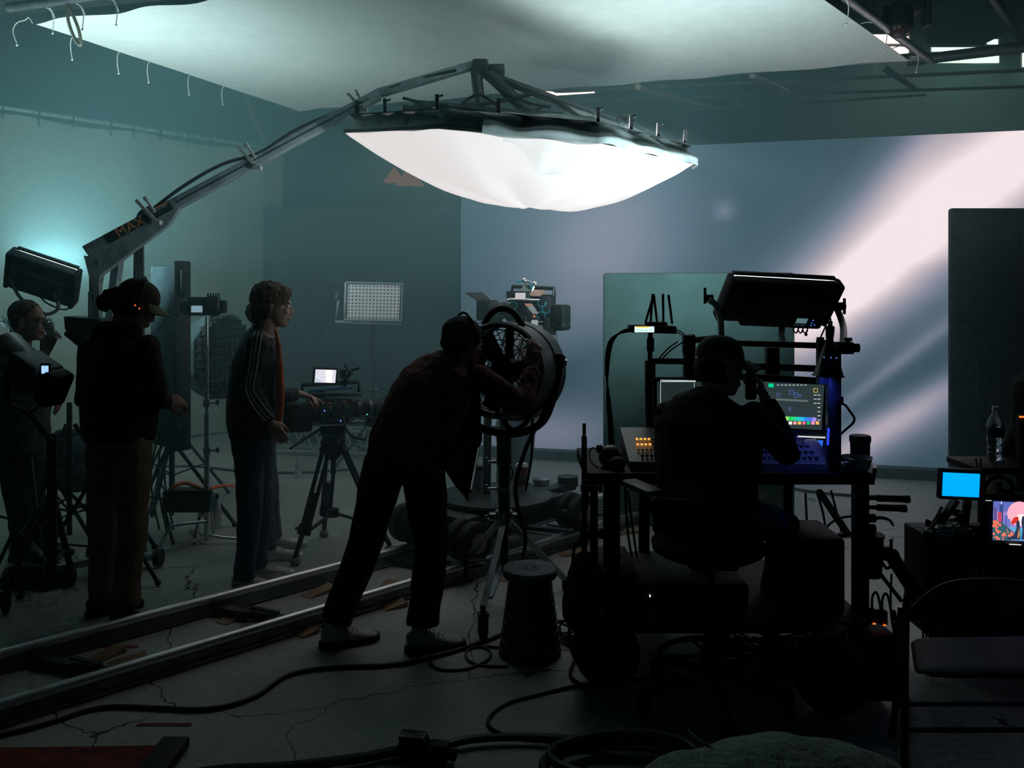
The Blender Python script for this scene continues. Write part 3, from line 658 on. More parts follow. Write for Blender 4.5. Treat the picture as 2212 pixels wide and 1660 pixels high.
for k in (-1, 0, 1):      # three stripes follow the sleeve from shoulder to cuff
    off = V((.025*k,0,0)); L3 = [P(558,716,4.975), P(553,748,4.935), P(545,800,4.912), P(539,838,4.905), P(548,862,4.915), P(567,890,4.94), P(582,905,4.97)]
    L3 = spline([p+V((.021*k, -.004*(1-abs(k)), .012*k if i > 3 else 0)) for i, p in enumerate(L3)], 5); b = MB()
    b.tube(L3, .0055, 6); obj('sleeve_stripe', b, STR, p3)
b = MB(); fr = [(598,712),(604,745),(607,800),(609,850),(608,890),(603,916)]
b.tube([P(x-3,y,5.07) for x,y in fr], [.010,.016,.022,.024,.022,.014], 8, smooth=4); obj('shirt', b, mat('orange_shirt', (.62,.13,.03), .85), p3)
b = MB(); b.tube([q(.05,-.045,-.10), q(.0,-.075,-.11), q(-.05,-.045,-.10)], .022, 8, smooth=4); obj('collar', b, MATS['track_jacket_cloth'], p3)

# --- person mostly hidden behind him
p4, q, _ = person('person in white sneakers and jeans, almost hidden behind the one in the track jacket', (P(570,688,5.8), V((.95,.2,0)), V((0,0,1)), 1.0),
    [(P(577,728,5.8), .07, .065), (P(572,742,5.8), .15, .09), (P(564,790,5.8), .19, .12), (P(562,850,5.8), .17, .12), (P(560,900,5.8), .165, .12), (P(560,935,5.8), .165, .12)], R3,
    [(P(560,755,5.66), P(556,840,5.66), P(570,905,5.72), (V((.3,0,-1)), V((0,1,0)), 1)), (P(568,755,5.95), P(566,840,5.98), P(572,905,5.95), (V((.3,0,-1)), V((0,-1,0)), -1))],
    [(P(562,945,5.72), P(572,1060,5.72), P(580,1182,5.74), (.97,.15)), (P(566,945,5.9), P(582,1050,5.92), P(592,1160,6.0), (.97,.15))],
    FAB, DENIM2, mat('white_sneaker', (.62,.62,.58), .7), trw=.8)
hair(p4, q, 1.0, mat('dark_hair', (.02,.016,.012), .8, bump=.8, scale=90), [(0,-.018,.042,.082,.102,.086)])

# --- person in hoodie and cap
R2 = V((.80,-.60,0)); F2 = V((.6,.8,0))
p2, q, _ = person('person in a black hoodie, cap and khaki trousers standing with head bowed', (P(293,662,4.68), V((.80,.42,-.42)), V((.25,.15,1)), 1.06),
    [(P(262,712,4.68), .085, .08), (P(256,728,4.68), .17, .11), (P(254,775,4.68), .225, .15), (P(256,850,4.68), .225, .165), (P(258,920,4.68), .21, .165), (P(258,952,4.68), .195, .15)], R2,
    [(P(318,750,4.54), P(338,850,4.50), P(356,872,4.72), (V((.75,.65,.1)), V((-.6,.5,-.6)), -1, .75)),
     (P(196,752,4.84), P(184,862,4.90), P(262,870,5.05), (V((.9,.4,.1)), V((0,.3,1)), 1, .6))],
    [(P(283,968,4.60), P(287,1125,4.58), P(270,1302,4.60), (.93,-.15)), (P(226,968,4.78), P(222,1110,4.80), P(220,1288,4.76), (.75,.65))],
    mat('black_hoodie', (.012,.014,.015), .95, bump=.4, scale=60), KHAKI, BSH, sole=BLK, trw=1.0, loose=1.0)
b = MB(); b.sph(P(238,716,4.62), (.10,.07,.055)); b.sph(P(270,716,4.60), (.09,.06,.045)); obj('hood', fused(b, .009, 3, .008, .05), MATS['black_hoodie'], p2)
DH = mat('dark_brown_hair', (.03,.02,.014), .85, bump=.8, scale=90, var=.4)
hair(p2, q, 1.06, DH, [(0,-.05,.0,.080,.072,.075),(.0,-.105,-.005,.050,.05,.055),(0,-.135,-.03,.038,.04,.055),(.06,-.03,-.02,.022,.04,.05),(-.06,-.03,-.02,.022,.04,.05)], wr=.012)
cp = cap_hat(p2, q, 1.06, mat('olive_cap', (.03,.035,.02), .9), mat('olive_brim', (.10,.11,.05), .85))
b = MB(); b.tube([q(.083,0,-.01), q(.092,-.01,.06), q(.06,-.02,.125), q(0,-.02,.15), q(-.06,-.02,.125), q(-.09,-.01,.06), q(-.083,0,-.01)], .008, 6, smooth=4); b.sph(q(.088,0,-.02), .028); obj('headset', b, BLK, p2)
RLED = mat('red_led', (.8,.1,.02), .4, emit=(1,.12,.02), es=2.0); BLED = mat('blue_led', (.1,.2,.9), .4, emit=(.08,.2,1), es=2.2)
obj('headset_led', MB().sph(P(292,660,4.52), .0035, n=5).sph(P(301,667,4.52), .0035, n=5), RLED, p2)
b = MB(); b.box(P(379,858,4.86), (.02,.075,.012), bev=.003); phn = tag(obj('phone', b, BLK), 'small black phone held in the hand of the person in the hoodie', 'phone')

# --- person leaning onto the drum fan
R5 = V((.62,-.78,0))
p5, q, _ = person('person in a dark maroon jacket leaning over to steady the big drum fan', (P(1001,742,4.42), V((.72,.66,-.12)), V((.15,.1,1)), 1.04),
    [(P(984,785,4.40), .09, .085), (P(968,800,4.38), .17, .115), (P(940,840,4.36), .235, .16), (P(912,890,4.35), .23, .165), (P(890,945,4.34), .235, .17), (P(872,985,4.34), .235, .165)], R5,
    [(P(1040,818,4.26), P(1128,878,4.22), P(1150,795,4.38), (V((.1,.25,1)), V((-.1,.95,-.1)), 1, .32)),
     (P(915,805,4.60), P(1010,830,4.80), P(1040,780,4.75), (V((.3,.1,1)), V((.5,.6,0)), 1, .6))],
    [(P(912,1010,4.30), P(932,1175,4.30), P(912,1345,4.28), (.93,.30)), (P(832,1005,4.42), P(790,1175,4.38), P(727,1340,4.34), (.9,.42))],
    mat('maroon_jacket', (.11,.034,.022), .9, bump=.35, scale=50), BTR, WSH, sole=BLK, trw=1.12)
hair(p5, q, 1.04, mat('grey_beanie_knit', (.05,.06,.06), .95, bump=.9, scale=110), [(0,-.018,.045,.088,.106,.086),(0,-.055,-.005,.080,.060,.055)], wr=.004, name='knit_cap')
b = MB(); b.tube([q(.086,0,-.01), q(.095,-.01,.07), q(0,-.02,.148), q(-.095,-.01,.07), q(-.086,0,-.01)], .007, 6, smooth=5); obj('headset', b, BLK, p5)
def flap(s, t):
    a = along(P(925,965,4.16), P(1034,960,4.30), s); e = along(P(940,985,4.18), P(1010,1086,4.26), s); return along(a, e, t)+V((0,.015*math.sin(s*9),0))
obj('jacket_flap', MB().grid(flap, 12, 10), MATS['maroon_jacket'], p5, solid=.008)
b = MB(); b.prism([P(1000,800,4.40), P(1036,790,4.40), P(1040,960,4.38), P(1010,1000,4.38), P(960,960,4.38)], (0,.10,0)); obj('jacket_front', fused(b, .01, 4, .008, .08), MATS['maroon_jacket'], p5)

# --- seated desk operator
R6 = V((.80,-.60,0))
p6, q, _ = person('person in black jacket and cap seated at the lighting desk, hand at the ear', (P(1556,795,3.86), V((.95,.30,-.10)), V((0,0,1)), 1.04),
    [(P(1545,852,3.84), .085, .08), (P(1537,872,3.83), .17, .11), (P(1530,920,3.82), .235, .15), (P(1528,1000,3.79), .225, .155), (P(1528,1060,3.77), .215, .16), (P(1530,1100,3.77), .215, .165)], R6,
    [(P(1630,902,3.74), P(1700,978,3.80), P(1652,862,3.90), (V((-.25,.1,1)), V((-.8,.3,0)), 1, .75)),
     (P(1448,895,3.92), P(1440,990,3.98), P(1490,1010,4.16), (V((.5,.85,-.1)), V((0,0,-1)), 1, .5))],
    [(P(1575,1118,3.80), P(1690,1135,4.12), P(1668,1340,4.22), (.6,.75)), (P(1490,1115,3.90), P(1530,1130,4.36), P(1545,1330,4.32), (.3,.9))],
    mat('black_work_jacket', (.010,.011,.012), .9, bump=.4, scale=50), DENIM, BSH, sole=BLK)
hair(p6, q, 1.04, DH, [(0,-.05,-.005,.080,.066,.070),(.066,-.02,-.02,.018,.04,.045),(-.066,-.02,-.02,.018,.04,.045)])
cap_hat(p6, q, 1.04, mat('black_cap', (.02,.025,.025), .9))
b = MB(); b.tube([q(-.05,-.05,-.11), q(0,-.08,-.115), q(.05,-.05,-.11)], .026, 8, smooth=4); obj('collar', b, MATS['black_work_jacket'], p6)
tag(obj('handset', MB().box(P(1622,835,3.90), (.05,.03,.12), bev=.012).cyl(P(1622,805,3.9), P(1618,780,3.9), .006), BLK), 'small black handset pressed to the ear of the seated desk operator', 'handset')

# --- camera operator behind the dolly
p7, q, _ = person('bald person operating the film camera on the dolly, face half hidden by the camera', (P(1158,652,6.95), V((-.55,-.8,-.25)), V((0,0,1)), 1.0),
    [(P(1152,698,7.0), .07, .065), (P(1150,712,7.0), .16, .10), (P(1144,760,7.0), .20, .125), (P(1132,830,7.02), .18, .125), (P(1124,880,7.02), .17, .12), (P(1120,905,7.02), .165, .12)], V((-.85,.5,0)),
    [(P(1105,725,6.85), P(1100,800,6.72), P(1120,760,6.60), (V((.3,-.5,.5)), V((0,-.5,.5)), 1)), (P(1188,730,7.05), P(1200,810,7.05), P(1172,872,6.90), (V((-.3,-.5,-.7)), V((-.6,0,0)), -1, .7))],
    [(P(1132,920,7.0), P(1128,1010,6.95), P(1112,1085,6.98), (-.4,-.8)), (P(1098,920,7.05), P(1092,1010,7.0), P(1085,1080,7.05), (-.5,-.8))],
    mat('grey_shirt', (.13,.15,.16), .9, bump=.2), DENIM2, BSH, sleeve=False, topname='shirt', trw=.95)

# --- man with a cup at the left
p1, q, _ = person('person in glasses and a dark shirt drinking from a white cup beside the left lamp', (P(62,693,5.55), V((.97,.05,-.05)), V((0,0,1)), 1.07),
    [(P(47,748,5.55), .08, .075), (P(40,760,5.55), .16, .10), (P(34,805,5.55), .215, .14), (P(40,870,5.55), .21, .165), (P(42,930,5.55), .20, .165), (P(42,975,5.55), .195, .15)], V((.05,-1,0)),
    [(P(35,775,5.36), P(74,806,5.20), P(102,756,5.32), (V((.25,.1,1)), V((.1,.6,.1)), 1, .85)),
     (P(52,780,5.74), P(92,840,5.62), P(118,838,5.42), (V((.35,-.1,-.9)), V((-.8,0,-.3)), -1, .35))],
    [(P(34,995,5.5), P(40,1090,5.5), P(48,1172,5.72), (.97,-.1)), (P(50,995,5.62), P(66,1080,5.64), P(92,1158,5.86), (.97,-.1))],
    mat('dark_teal_shirt', (.03,.045,.045), .9, bump=.3), BTR, BSH, sole=BLK, sleeve=False, topname='shirt')
hair(p1, q, 1.07, mat('short_grey_hair', (.10,.08,.06), .9, bump=.8, scale=90), [(0,-.024,.040,.081,.096,.086),(0,-.06,-.02,.07,.05,.05)], wr=.004)
b = MB()
for sd in (-1, 1):
    b.tube([q(sd*.031+.024*math.cos(t), .104, .0+.02*math.sin(t)) for t in (2*PI*i/14 for i in range(15))], .0026, 5)
    b.tube([q(sd*.055,.104,.004), q(sd*.075,.05,.006), q(sd*.08,-.01,.002)], .003, 5)
b.tube([q(-.008,.104,.004), q(.008,.104,.004)], .003, 5); obj('glasses', b, BLK, p1)
c = P(108,712,5.34); ax = V((-.25,.05,.95)).normalized()
cup = tag(obj('paper_cup', MB().lathe(c, [(.020,-.045),(.022,-.04),(.029,.035),(.031,.04),(.028,.04),(.021,-.035)], ax, 20), mat('white_paper', (.7,.7,.68), .6)), 'white paper cup held to the mouth of the person in glasses', 'cup')

# --- someone just inside the right hand edge of the frame
p8, q, _ = person('person with reddish brown hair half cut off by the right edge of the picture', (P(2262,748,4.2), V((-.3,.9,0)), V((0,0,1)), 1.05),
    [(P(2262,800,4.2), .08, .075), (P(2264,818,4.2), .17, .11), (P(2268,880,4.2), .17, .14), (P(2275,960,4.22), .16, .14), (P(2280,1020,4.22), .16, .14)], V((.95,.3,0)),
    [(P(2226,850,4.25), P(2208,930,4.30), P(2165,985,4.5), (V((-.5,.7,-.3)), V((0,0,-1)), 1)), (P(2315,850,4.2), P(2330,950,4.2), P(2300,1000,4.4), (V((-.5,.7,-.3)), V((0,0,-1)), 1))],
    [(P(2262,1040,4.2), P(2262,1240,4.25), P(2262,1390,4.2), (0,1)), (P(2305,1040,4.2), P(2305,1240,4.25), P(2305,1390,4.2), (0,1))],
    FAB, BTR, BSH, sole=BLK)
hair(p8, q, 1.05, mat('auburn_hair', (.12,.04,.015), .8, bump=.8, scale=90), [(0,-.02,.045,.1,.112,.09),(0,-.05,-.06,.10,.075,.12)], wr=.01)
# ---------------------------------------------------------------- helpers for gear
def stand_legs(t, c, z0, n, rad, r, m, phase=0, brace=True, spread_z=.02, foot=True, hub=None):
    c = V(c); hub = hub if hub is not None else z0
    for i in range(n):
        a = phase+2*PI*i/n; e = V((c.x+rad*math.cos(a), c.y+rad*math.sin(a), spread_z))
        obj('leg', MB().tube([V((c.x+.03*math.cos(a), c.y+.03*math.sin(a), hub)), e], r, 8), m, t)
        if brace: obj('brace', MB().tube([V((c.x,c.y,max(.1,hub*.35))), along(V((c.x,c.y,hub)), e, .55)], r*.6, 6), m, t)
        if foot: obj('foot', MB().sph(e, (r*1.6, r*1.6, r*1.3), n=6), RUB, t)
def caster(parent, p, r=.045, m=None, yaw=0):
    p = V(p); ax = V((math.cos(yaw), math.sin(yaw), 0)); b = MB()
    b.lathe((p.x,p.y,r), [(r*.55,-.016),(r*.9,-.016),(r,-.010),(r,.010),(r*.9,.016),(r*.55,.016)], ax, 22)
    o = obj('caster', b, RUB, parent)
    obj('fork', MB().box(V((p.x,p.y,r*1.35))+ax*.022, (.006,.04,r*1.5), (ax, ax.cross(V((0,0,1))), V((0,0,1)))).box(V((p.x,p.y,r*1.35))-ax*.022, (.006,.04,r*1.5), (ax, ax.cross(V((0,0,1))), V((0,0,1)))).box(V((p.x,p.y,r*2.15)), (.055,.05,.014), (ax, ax.cross(V((0,0,1))), V((0,0,1)))).cyl(V((p.x,p.y,r*2.1)), V((p.x,p.y,r*2.1+.05)), .012), m or DGRY, o)
    return o
def led_panel(t, c, ux, n, wd, hg, th, glow, shell, vents=True):
    """flat soft panel: long axis ux, face normal n"""
    ux = V(ux).normalized(); n = V(n).normalized(); n = (n-ux*n.dot(ux)).normalized(); uy = n.cross(ux).normalized(); c = V(c)
    obj('housing', MB().box(c, (wd,hg,th), (ux,uy,n), .018), shell, t)
    obj('diffuser', MB().box(c+n*(th*.5+.018), (wd*.93,hg*.92,.036), (ux,uy,n), .008), glow, t)
    for s in (-1, 1):
        obj('end_cap', MB().box(c+ux*s*(wd*.5+.012)+n*.004, (.035,hg*1.04,th*1.25), (ux,uy,n), .014), BLK, t)
        obj('face_rail', MB().box(c+uy*s*(hg*.5+.004)+n*(th*.5+.008), (wd,.012,.03), (ux,uy,n), .003), BLKM, t)
    if vents:
        b = MB()
        for k in range(9): b.box(c-n*(th*.5+.004)+ux*(-wd*.02+wd*.16*(0))+uy*(hg*(-.38+.095*k)), (wd*.16,.010,.008), (ux,uy,n))
        obj('cooling_fin', b, DGRY, t)
    return ux, uy, n
PGLOW = mat('soft_panel_face', (.9,.95,1), .5, emit=(.80,.97,1), es=2.2, var=.02)
SHELL = mat('panel_shell', (.035,.04,.042), .5, .2)
SCR = mat('blue_white_screen', (.3,.5,.8), .3, emit=(.35,.6,1), es=.9)

# --- left soft panel aimed at the curtain
c = LEFTPAN; t = thing('soft_light_panel', 'slim soft light panel tilted up at the muslin curtain, above the drinking person', 'light panel', c)
ux, uy, n = led_panel(t, c, (.93,.14,-.33), (-.22,.80,.60), .40, .27, .085, PGLOW, SHELL)
obj('ballast', MB().box(c-n*.075+ux*.04, (.24,.15,.06), (ux,uy,n), .012), SHELL, t)
obj('yoke', MB().tube([c+ux*-.24+uy*.0, c+ux*-.16-V((0,0,.16)), c-V((0,0,.24))-ux*.02, c+ux*.10-V((0,0,.17)), c+ux*.13-n*.10], .012, 8, smooth=4), mat('light_grey_metal', (.4,.43,.44), .4, .6), t)
obj('power_lead', MB().tube([c+ux*.16-n*.09, c+ux*.19-V((0,0,.10)), c+ux*.14-V((0,0,.16)), c+ux*.02-V((0,0,.15)), c-ux*.03-V((0,0,.10))], .006, 6, smooth=5), CABL, t)
obj('pole', MB().tube([c-V((0,0,.22)), V((c.x-.05, c.y+.10, .05))], .017, 8), BLKM, t)
stand_legs(t, (c.x-.05, c.y+.10, 0), .55, 3, .45, .012, BLKM, .4)

# --- spotlight with a glass lens and display, on a rolling stand
c = P(62, 800, 4.62); t = thing('fresnel_lamp', 'barrel shaped lamp with lens rings and a small lit display on a rolling stand', 'spotlight', V((c.x-.05,5.0,0)))
ax = V((-.83,.28,.45)).normalized(); sx = ax.cross(V((0,0,1))).normalized(); uz = sx.cross(ax)
GLS = mat('lens_glass', (.25,.35,.37), .08, trans=.6)
obj('body', MB().box(c+ax*-.03, (.19,.17,.20), (sx*1, uz, ax), .02), mat('warm_grey_shell', (.10,.10,.095), .5), t)
obj('barrel', MB().lathe(c, [(.085,.05),(.095,.07),(.105,.12),(.12,.20),(.115,.20),(.10,.13)], ax, 28, caps=False), mat('pale_grey_barrel', (.25,.26,.26), .35, .4), t)
obj('lens', MB().lathe(c, [(.0,.16),(.06,.15),(.105,.135)], ax, 28, caps=False), GLS, t)
obj('reflector_ring', MB().lathe(c, [(.135,.30),(.150,.34),(.146,.345),(.12,.26)], ax, 32, caps=False), mat('clear_ring', (.3,.36,.38), .15, .5), t)
obj('rear_housing', MB().box(c-ax*.19+V((0,0,-.0)), (.15,.19,.09), (sx, uz, ax), .025), BLK, t)
dp = P(97, 799, 4.50)
obj('display', MB().box(dp, (.034,.006,.040), bev=.001), SCR, t)
obj('display_bezel', MB().box(dp+V((0,.006,0)), (.055,.008,.065), bev=.004), BLK, t)
obj('yoke', MB().tube([c+sx*.13, c+sx*.13+V((0,0,-.16)), c+V((0,0,-.23)), c-sx*.13+V((0,0,-.16)), c-sx*.13], .014, 8), BLKM, t)
s0 = V((c.x-.05, 4.95, 0))
obj('pole', MB().tube([c+V((0,0,-.22)), V((s0.x,s0.y,.9))], .018, 10).tube([V((s0.x,s0.y,.95)), V((s0.x,s0.y,.12))], .028, 10), BLKM, t)
for i, (x, y) in enumerate(((152,1268), (12,1325), (30,1215))):
    e = G(x, y); obj('leg', MB().bar(V((s0.x,s0.y,.62)), e+V((0,0,.12)), .03, .022), BLKM, t)
    obj('brace', MB().bar(V((s0.x,s0.y,.20)), along(V((s0.x,s0.y,.62)), e+V((0,0,.12)), .75), .02, .014), mat('grey_brace', (.16,.18,.18), .4, .5), t)
    caster(t, e, .055, yaw=.4*i)
# tall tripods standing behind the lamp
for (x, y, zt, ph, lab) in ((150,1205,1.02,.35,'black crossed-leg light stand behind the rolling lamp stand'), (60,1230,.95,1.2,'black light stand at the far left among the lamp stands')):
    g = G(x, y); t = thing('light_stand', lab, 'stand', g)
    obj('pole', MB().tube([g+V((0,0,.15)), g+V((0,0,zt))], .018, 8), BLKM, t); stand_legs(t, g, zt*.86, 3, .52, .014, BLKM, ph)
bg = P(150, 985, 6.3)
tag(obj('equipment_bag', MB().sph(bg, (.20,.15,.16)).sph(bg+V((.05,0,-.12)), (.24,.16,.14)).box(bg+V((-.02,0,.14)), (.16,.1,.10), bev=.03), mat('navy_bag', (.02,.03,.035), .9, bump=.5)), 'dark lumpy equipment bag hung behind the left light stands', 'bag')
g = G(75, 1262); b = MB()
for k in range(5): b.tube([g+V((.20*math.cos(a)*(1-.05*k), .15*math.sin(a)*(1-.04*k), .014+.018*k+.006*math.sin(3*a+k))) for a in (2*PI*i/30 for i in range(31))], .011, 6)
tag(obj('cable_coil', b, CABL), 'flat coil of black cable on the floor beneath the left lamp', 'cable coil')
# barn door lamp behind the person in the hoodie
c = P(172, 728, 5.25); t = thing('floodlight', 'black boxy floodlight with an angled flap, behind the person in the hoodie', 'floodlight', c)
obj('body', MB().prism([P(138,684,5.2), P(215,690,5.2), P(220,760,5.2), P(182,748,5.2), P(140,712,5.2)], (0,.2,0)), SHELL, t)
obj('barn_door', MB().prism([P(140,716,5.17), P(178,744,5.17), P(172,752,5.17), P(138,724,5.17)], (0,.24,0)), BLK, t)
obj('pole', MB().tube([P(205,750,5.3), V((P(205,750,5.3).x,5.3,.05))], .016, 8), BLKM, t); stand_legs(t, V((P(205,750,5.3).x,5.3,0)), .6, 3, .42, .012, BLKM, 1.9)

# --- tall panel standing edge on
a = P(337,575,6.55); b_ = P(393,570,6.30); t = thing('light_panel_on_edge', 'tall thin teal black panel light standing on edge beside the monitor stand', 'panel', V((a.x,6.4,0)))
e = b_-a; e.z = 0; ex = e.normalized(); ey = V((-ex.y,ex.x,0)); zt, zb = a.z, .62; cc = (a+b_)/2; cc.z = (zt+zb)/2
obj('housing', MB().box(cc, (e.length,.10,zt-zb), (ex,ey,V((0,0,1))), .02), mat('teal_black_shell', (.02,.035,.04), .85, spec=.2), t)
obj('edge_rail', MB().box(b_*.5+b_*.5+V((-.0,.0,(zb-zt)/2)), (.025,.13,zt-zb+.04), (ex,ey,V((0,0,1))), .01), BLK, t)
obj('bracket', MB().box(b_+V((.02,0,-.14)), (.035,.1,.20), bev=.01), BLK, t)
obj('pole', MB().tube([V((cc.x,cc.y+.05,.62)), V((cc.x,cc.y+.05,.1))], .018, 8), BLKM, t); stand_legs(t, V((cc.x,cc.y+.05,0)), .62, 3, .45, .014, BLKM, .15)
for k in range(3): obj('power_lead', MB().tube([V((cc.x-.05+.03*k,cc.y-.05,.75)), V((cc.x-.09+.05*k,cc.y-.1,.4)), V((cc.x-.02+.05*k,cc.y-.12,.04))], .008, 6, smooth=5), mat('teal_grey_cable', (.05,.08,.09), .5), t)

# --- monitor on its own pole
c = P(440,662,6.1); t = thing('monitor_on_stand', 'small field monitor clamped on a thin chrome pole, three-quarter view', 'monitor', V((P(446,700,6.1).x,6.1,0)))
obj('monitor_body', MB().box(c, (.22,.07,.13), bev=.012), BLK, t)
obj('screen', MB().box(P(425,668,6.055), (.075,.006,.045)), mat('dim_screen', (.3,.45,.55), .3, emit=(.30,.50,.62), es=.55), t)
obj('side_handle', MB().lathe(P(401,663,6.08), [(.05,-.02),(.055,0),(.05,.02)], (1,0,0), 14), BLK, t)
obj('receiver', MB().box(P(481,663,6.1), (.05,.06,.09), bev=.008), BLK, t)
obj('battery_plate', MB().box(P(462,655,6.03), (.07,.05,.10), bev=.008), DGRY, t)
for k in range(5): obj('antenna_stub', MB().cyl(P(449+6*k,642,6.1), P(449+6*k,634,6.1), .006), BLK, t)
x0 = P(447,690,6.1).x
obj('pole', MB().tube([V((x0,6.1,P(0,685,6.1).z)), V((x0,6.1,.85))], .012, 10).tube([V((x0,6.1,.9)), V((x0,6.1,.02))], .019, 10), ALU, t)
for z in (.95, .62, .30): obj('collar_knob', MB().cyl(V((x0,6.1,z)), V((x0,6.1,z+.05)), .026).cyl(V((x0,6.1,z+.025)), V((x0+.07,6.1,z+.03)), .008).box(V((x0+.075,6.1,z+.03)), (.02,.02,.035)), STEEL, t)
for a in (0, 2.2, 4.0):
    e = V((x0+.38*math.cos(a), 6.1+.38*math.sin(a), .02)); obj('leg', MB().tube([V((x0,6.1,.06)), along(V((x0,6.1,.05)), e, .3), e], .012, 8), ALU, t)

# --- octagonal soft box with egg-crate grid
fc = P(480,770,7.2); n = V((.94,-.342,0)).normalized(); r = V((.342,.94,0)); up = V((0,0,1))
t = thing('octagonal_softbox', 'grey octagonal softbox with an egg crate grid, behind the striped jacket', 'softbox', V((fc.x-.25,7.5,0)))
def octp(c, R, a): k = .96/math.cos(((a+PI/8) % (PI/4))-PI/8); return c+r*(math.cos(a)*R*k)+up*(math.sin(a)*R*k)
RINGS = [[octp(fc-n*dd, rr, 2*PI*i/32) for i in range(32)] for rr, dd in ((.355,0),(.350,.04),(.29,.20),(.17,.38),(.07,.46))]
obj('dome', MB().ring(RINGS, caps=False), mat('softbox_shell', (.055,.09,.095), .8, bump=.3), t)
obj('front_cloth', MB().ring([[octp(fc-n*.05, .34, 2*PI*i/32) for i in range(32)], [octp(fc-n*.052, .02, 2*PI*i/32) for i in range(32)]], caps=True), mat('softbox_cloth', (.10,.12,.125), .9), t)
b = MB()
for k in range(-5, 6):
    o_ = k*.062; L_ = math.sqrt(max(0, .355**2-o_**2))*.98
    b.box(fc+r*o_+n*.02, (.006,.06,2*L_), (r,n,up)); b.box(fc+up*o_+n*.02, (2*L_,.06,.006), (r,n,up))
obj('egg_crate_grid', b, FAB, t)
obj('lamp_head', MB().cyl(fc-n*.44, fc-n*.66, .065, seg=18), BLK, t)
obj('pole', MB().tube([fc-n*.5-V((0,0,.05)), V(((fc-n*.5).x,(fc-n*.5).y,.05))], .017, 8), BLKM, t); stand_legs(t, V(((fc-n*.5).x,(fc-n*.5).y,0)), .6, 3, .45, .013, BLKM, 2.6)

# --- folding camp chair with an orange strap
t = thing('folding_chair', 'low folding chair with black cloth seat, chrome legs and orange strap', 'chair', V((P(400,1100,6.0).x,6.0,0)))
def pc(x,y,d=6.0): return P(x,y,d)
obj('seat_panel', MB().prism([pc(352,1062), pc(455,1060), pc(452,1108), pc(348,1108)], (0,.03,0)), FAB, t)
obj('seat', MB().prism([pc(354,1064,6.0), pc(456,1062,6.0), pc(456,1052,6.4), pc(368,1053,6.4)], (0,0,-.02)), FAB, t)
obj('leg', MB().tube([G(333,1212)+V((0,0,.01)), P(362,1148,5.85), P(378,1135,5.86), P(440,1128,5.9), P(447,1128,5.9)], .011, 8, smooth=3), STEEL, t)
obj('leg', MB().tube([P(352,1090,6.0), G(376,1185)+V((0,0,.01))], .012, 8), DGRY, t)
obj('leg', MB().tube([P(450,1090,6.0), P(430,1120,6.2), G(418,1178)+V((0,0,.01))], .011, 8), DGRY, t)
obj('leg', MB().tube([P(456,1104,6.1), G(462,1150)+V((0,0,.01))], .011, 8), STEEL, t)
obj('strap', MB().tube([pc(370,1060,6.05), pc(378,1050,6.05), pc(400,1044,6.1), pc(425,1052,6.1), pc(440,1060,6.1)], .014, 6, smooth=4), ORNG, t)
obj('strap', MB().tube([pc(455,1056,6.3), pc(480,1050,6.4), pc(505,1050,6.5)], .012, 6, smooth=4), ORNG, t)
obj('clip', MB().box(pc(436,1112,5.98), (.05,.02,.03), bev=.006), STEEL, t)
bt_ = P(503,1062,6.9)
tag(obj('metal_flask', MB().lathe(V((bt_.x,6.5,0)), [(.035,0),(.037,.01),(.037,.20),(.02,.235),(.018,.26)], (0,0,1), 18), STEEL), 'small shiny flask on the floor behind the camp chair', 'bottle')

# --- truss lying on the floor by the black flat, and a water bottle near it
a = P(590,966,9.4); b_ = P(790,972,9.2); a.z = b_.z = .18; t = thing('lighting_truss', 'pale box truss lying along the foot of the black flat', 'truss', V(((a.x+b_.x)/2, 9.3, 0)))
L_ = (b_-a).length; ex = (b_-a).normalized(); ey = V((-ex.y,ex.x,0)); TR = mat('truss_alloy', (.28,.31,.26), .5, .3)
for y_, z_ in ((0,0.10),(.22,.10),(0,-.13),(.22,-.13)): obj('chord', MB().tube([a+ey*y_+V((0,0,z_)), b_+ey*y_+V((0,0,z_))], .022, 8), TR, t)
b = MB(); nk = 9
for k in range(nk):
    p, q_ = along(a,b_,k/nk), along(a,b_,(k+1)/nk); s = 1 if k % 2 else -1
    b.tube([p+V((0,0,.10*s if s>0 else -.13)), q_+V((0,0,-.13 if s>0 else .10))], .011, 6)
    b.tube([p+ey*.22+V((0,0,.10*s if s>0 else -.13)), q_+ey*.22+V((0,0,-.13 if s>0 else .10))], .011, 6)
obj('lattice', b, TR, t)
g = G(645,1034); tag(obj('water_bottle', MB().lathe(g, [(.03,0),(.032,.01),(.032,.09),(.027,.10),(.032,.12),(.03,.15),(.012,.19),(.012,.21)], (0,0,1), 16), mat('clear_plastic', (.5,.6,.6), .1, trans=.5)), 'clear water bottle standing on the bare floor before the truss', 'bottle')

# --- LED panel with visible diodes on a yoke
c = P(807,652,8.6); t = thing('diode_panel', 'rectangular diode panel lamp, unlit but with a faintly glowing face, in front of the black flat', 'light panel', V((c.x,8.75,0)))
ux = V((.985,.16,-.02)).normalized(); up = V((.03,0,1)).normalized(); n = ux.cross(up).normalized()
obj('housing', MB().box(c, (.57,.10,.38), (ux,n,up), .01), DGRY, t)
obj('face', MB().box(c+n*.055 if n.y<0 else c-n*.055, (.50,.02,.33), (ux,n,up), .004), mat('diode_face_glow', (.50,.54,.54), .5, emit=(.62,.72,.75), es=.10, var=.05), t)  # faint emission put into the face, though the lamp is off
nf = n if n.y < 0 else -n
b = MB()
for i in range(15):
    for j in range(10): b.box(c+nf*.067+ux*(-.235+.0336*i)+up*(-.15+.0333*j), (.018,.003,.018), (ux,n,up))
obj('diode', b, mat('diode_lens', (.20,.22,.22), .3), t)['kind'] = 'stuff'
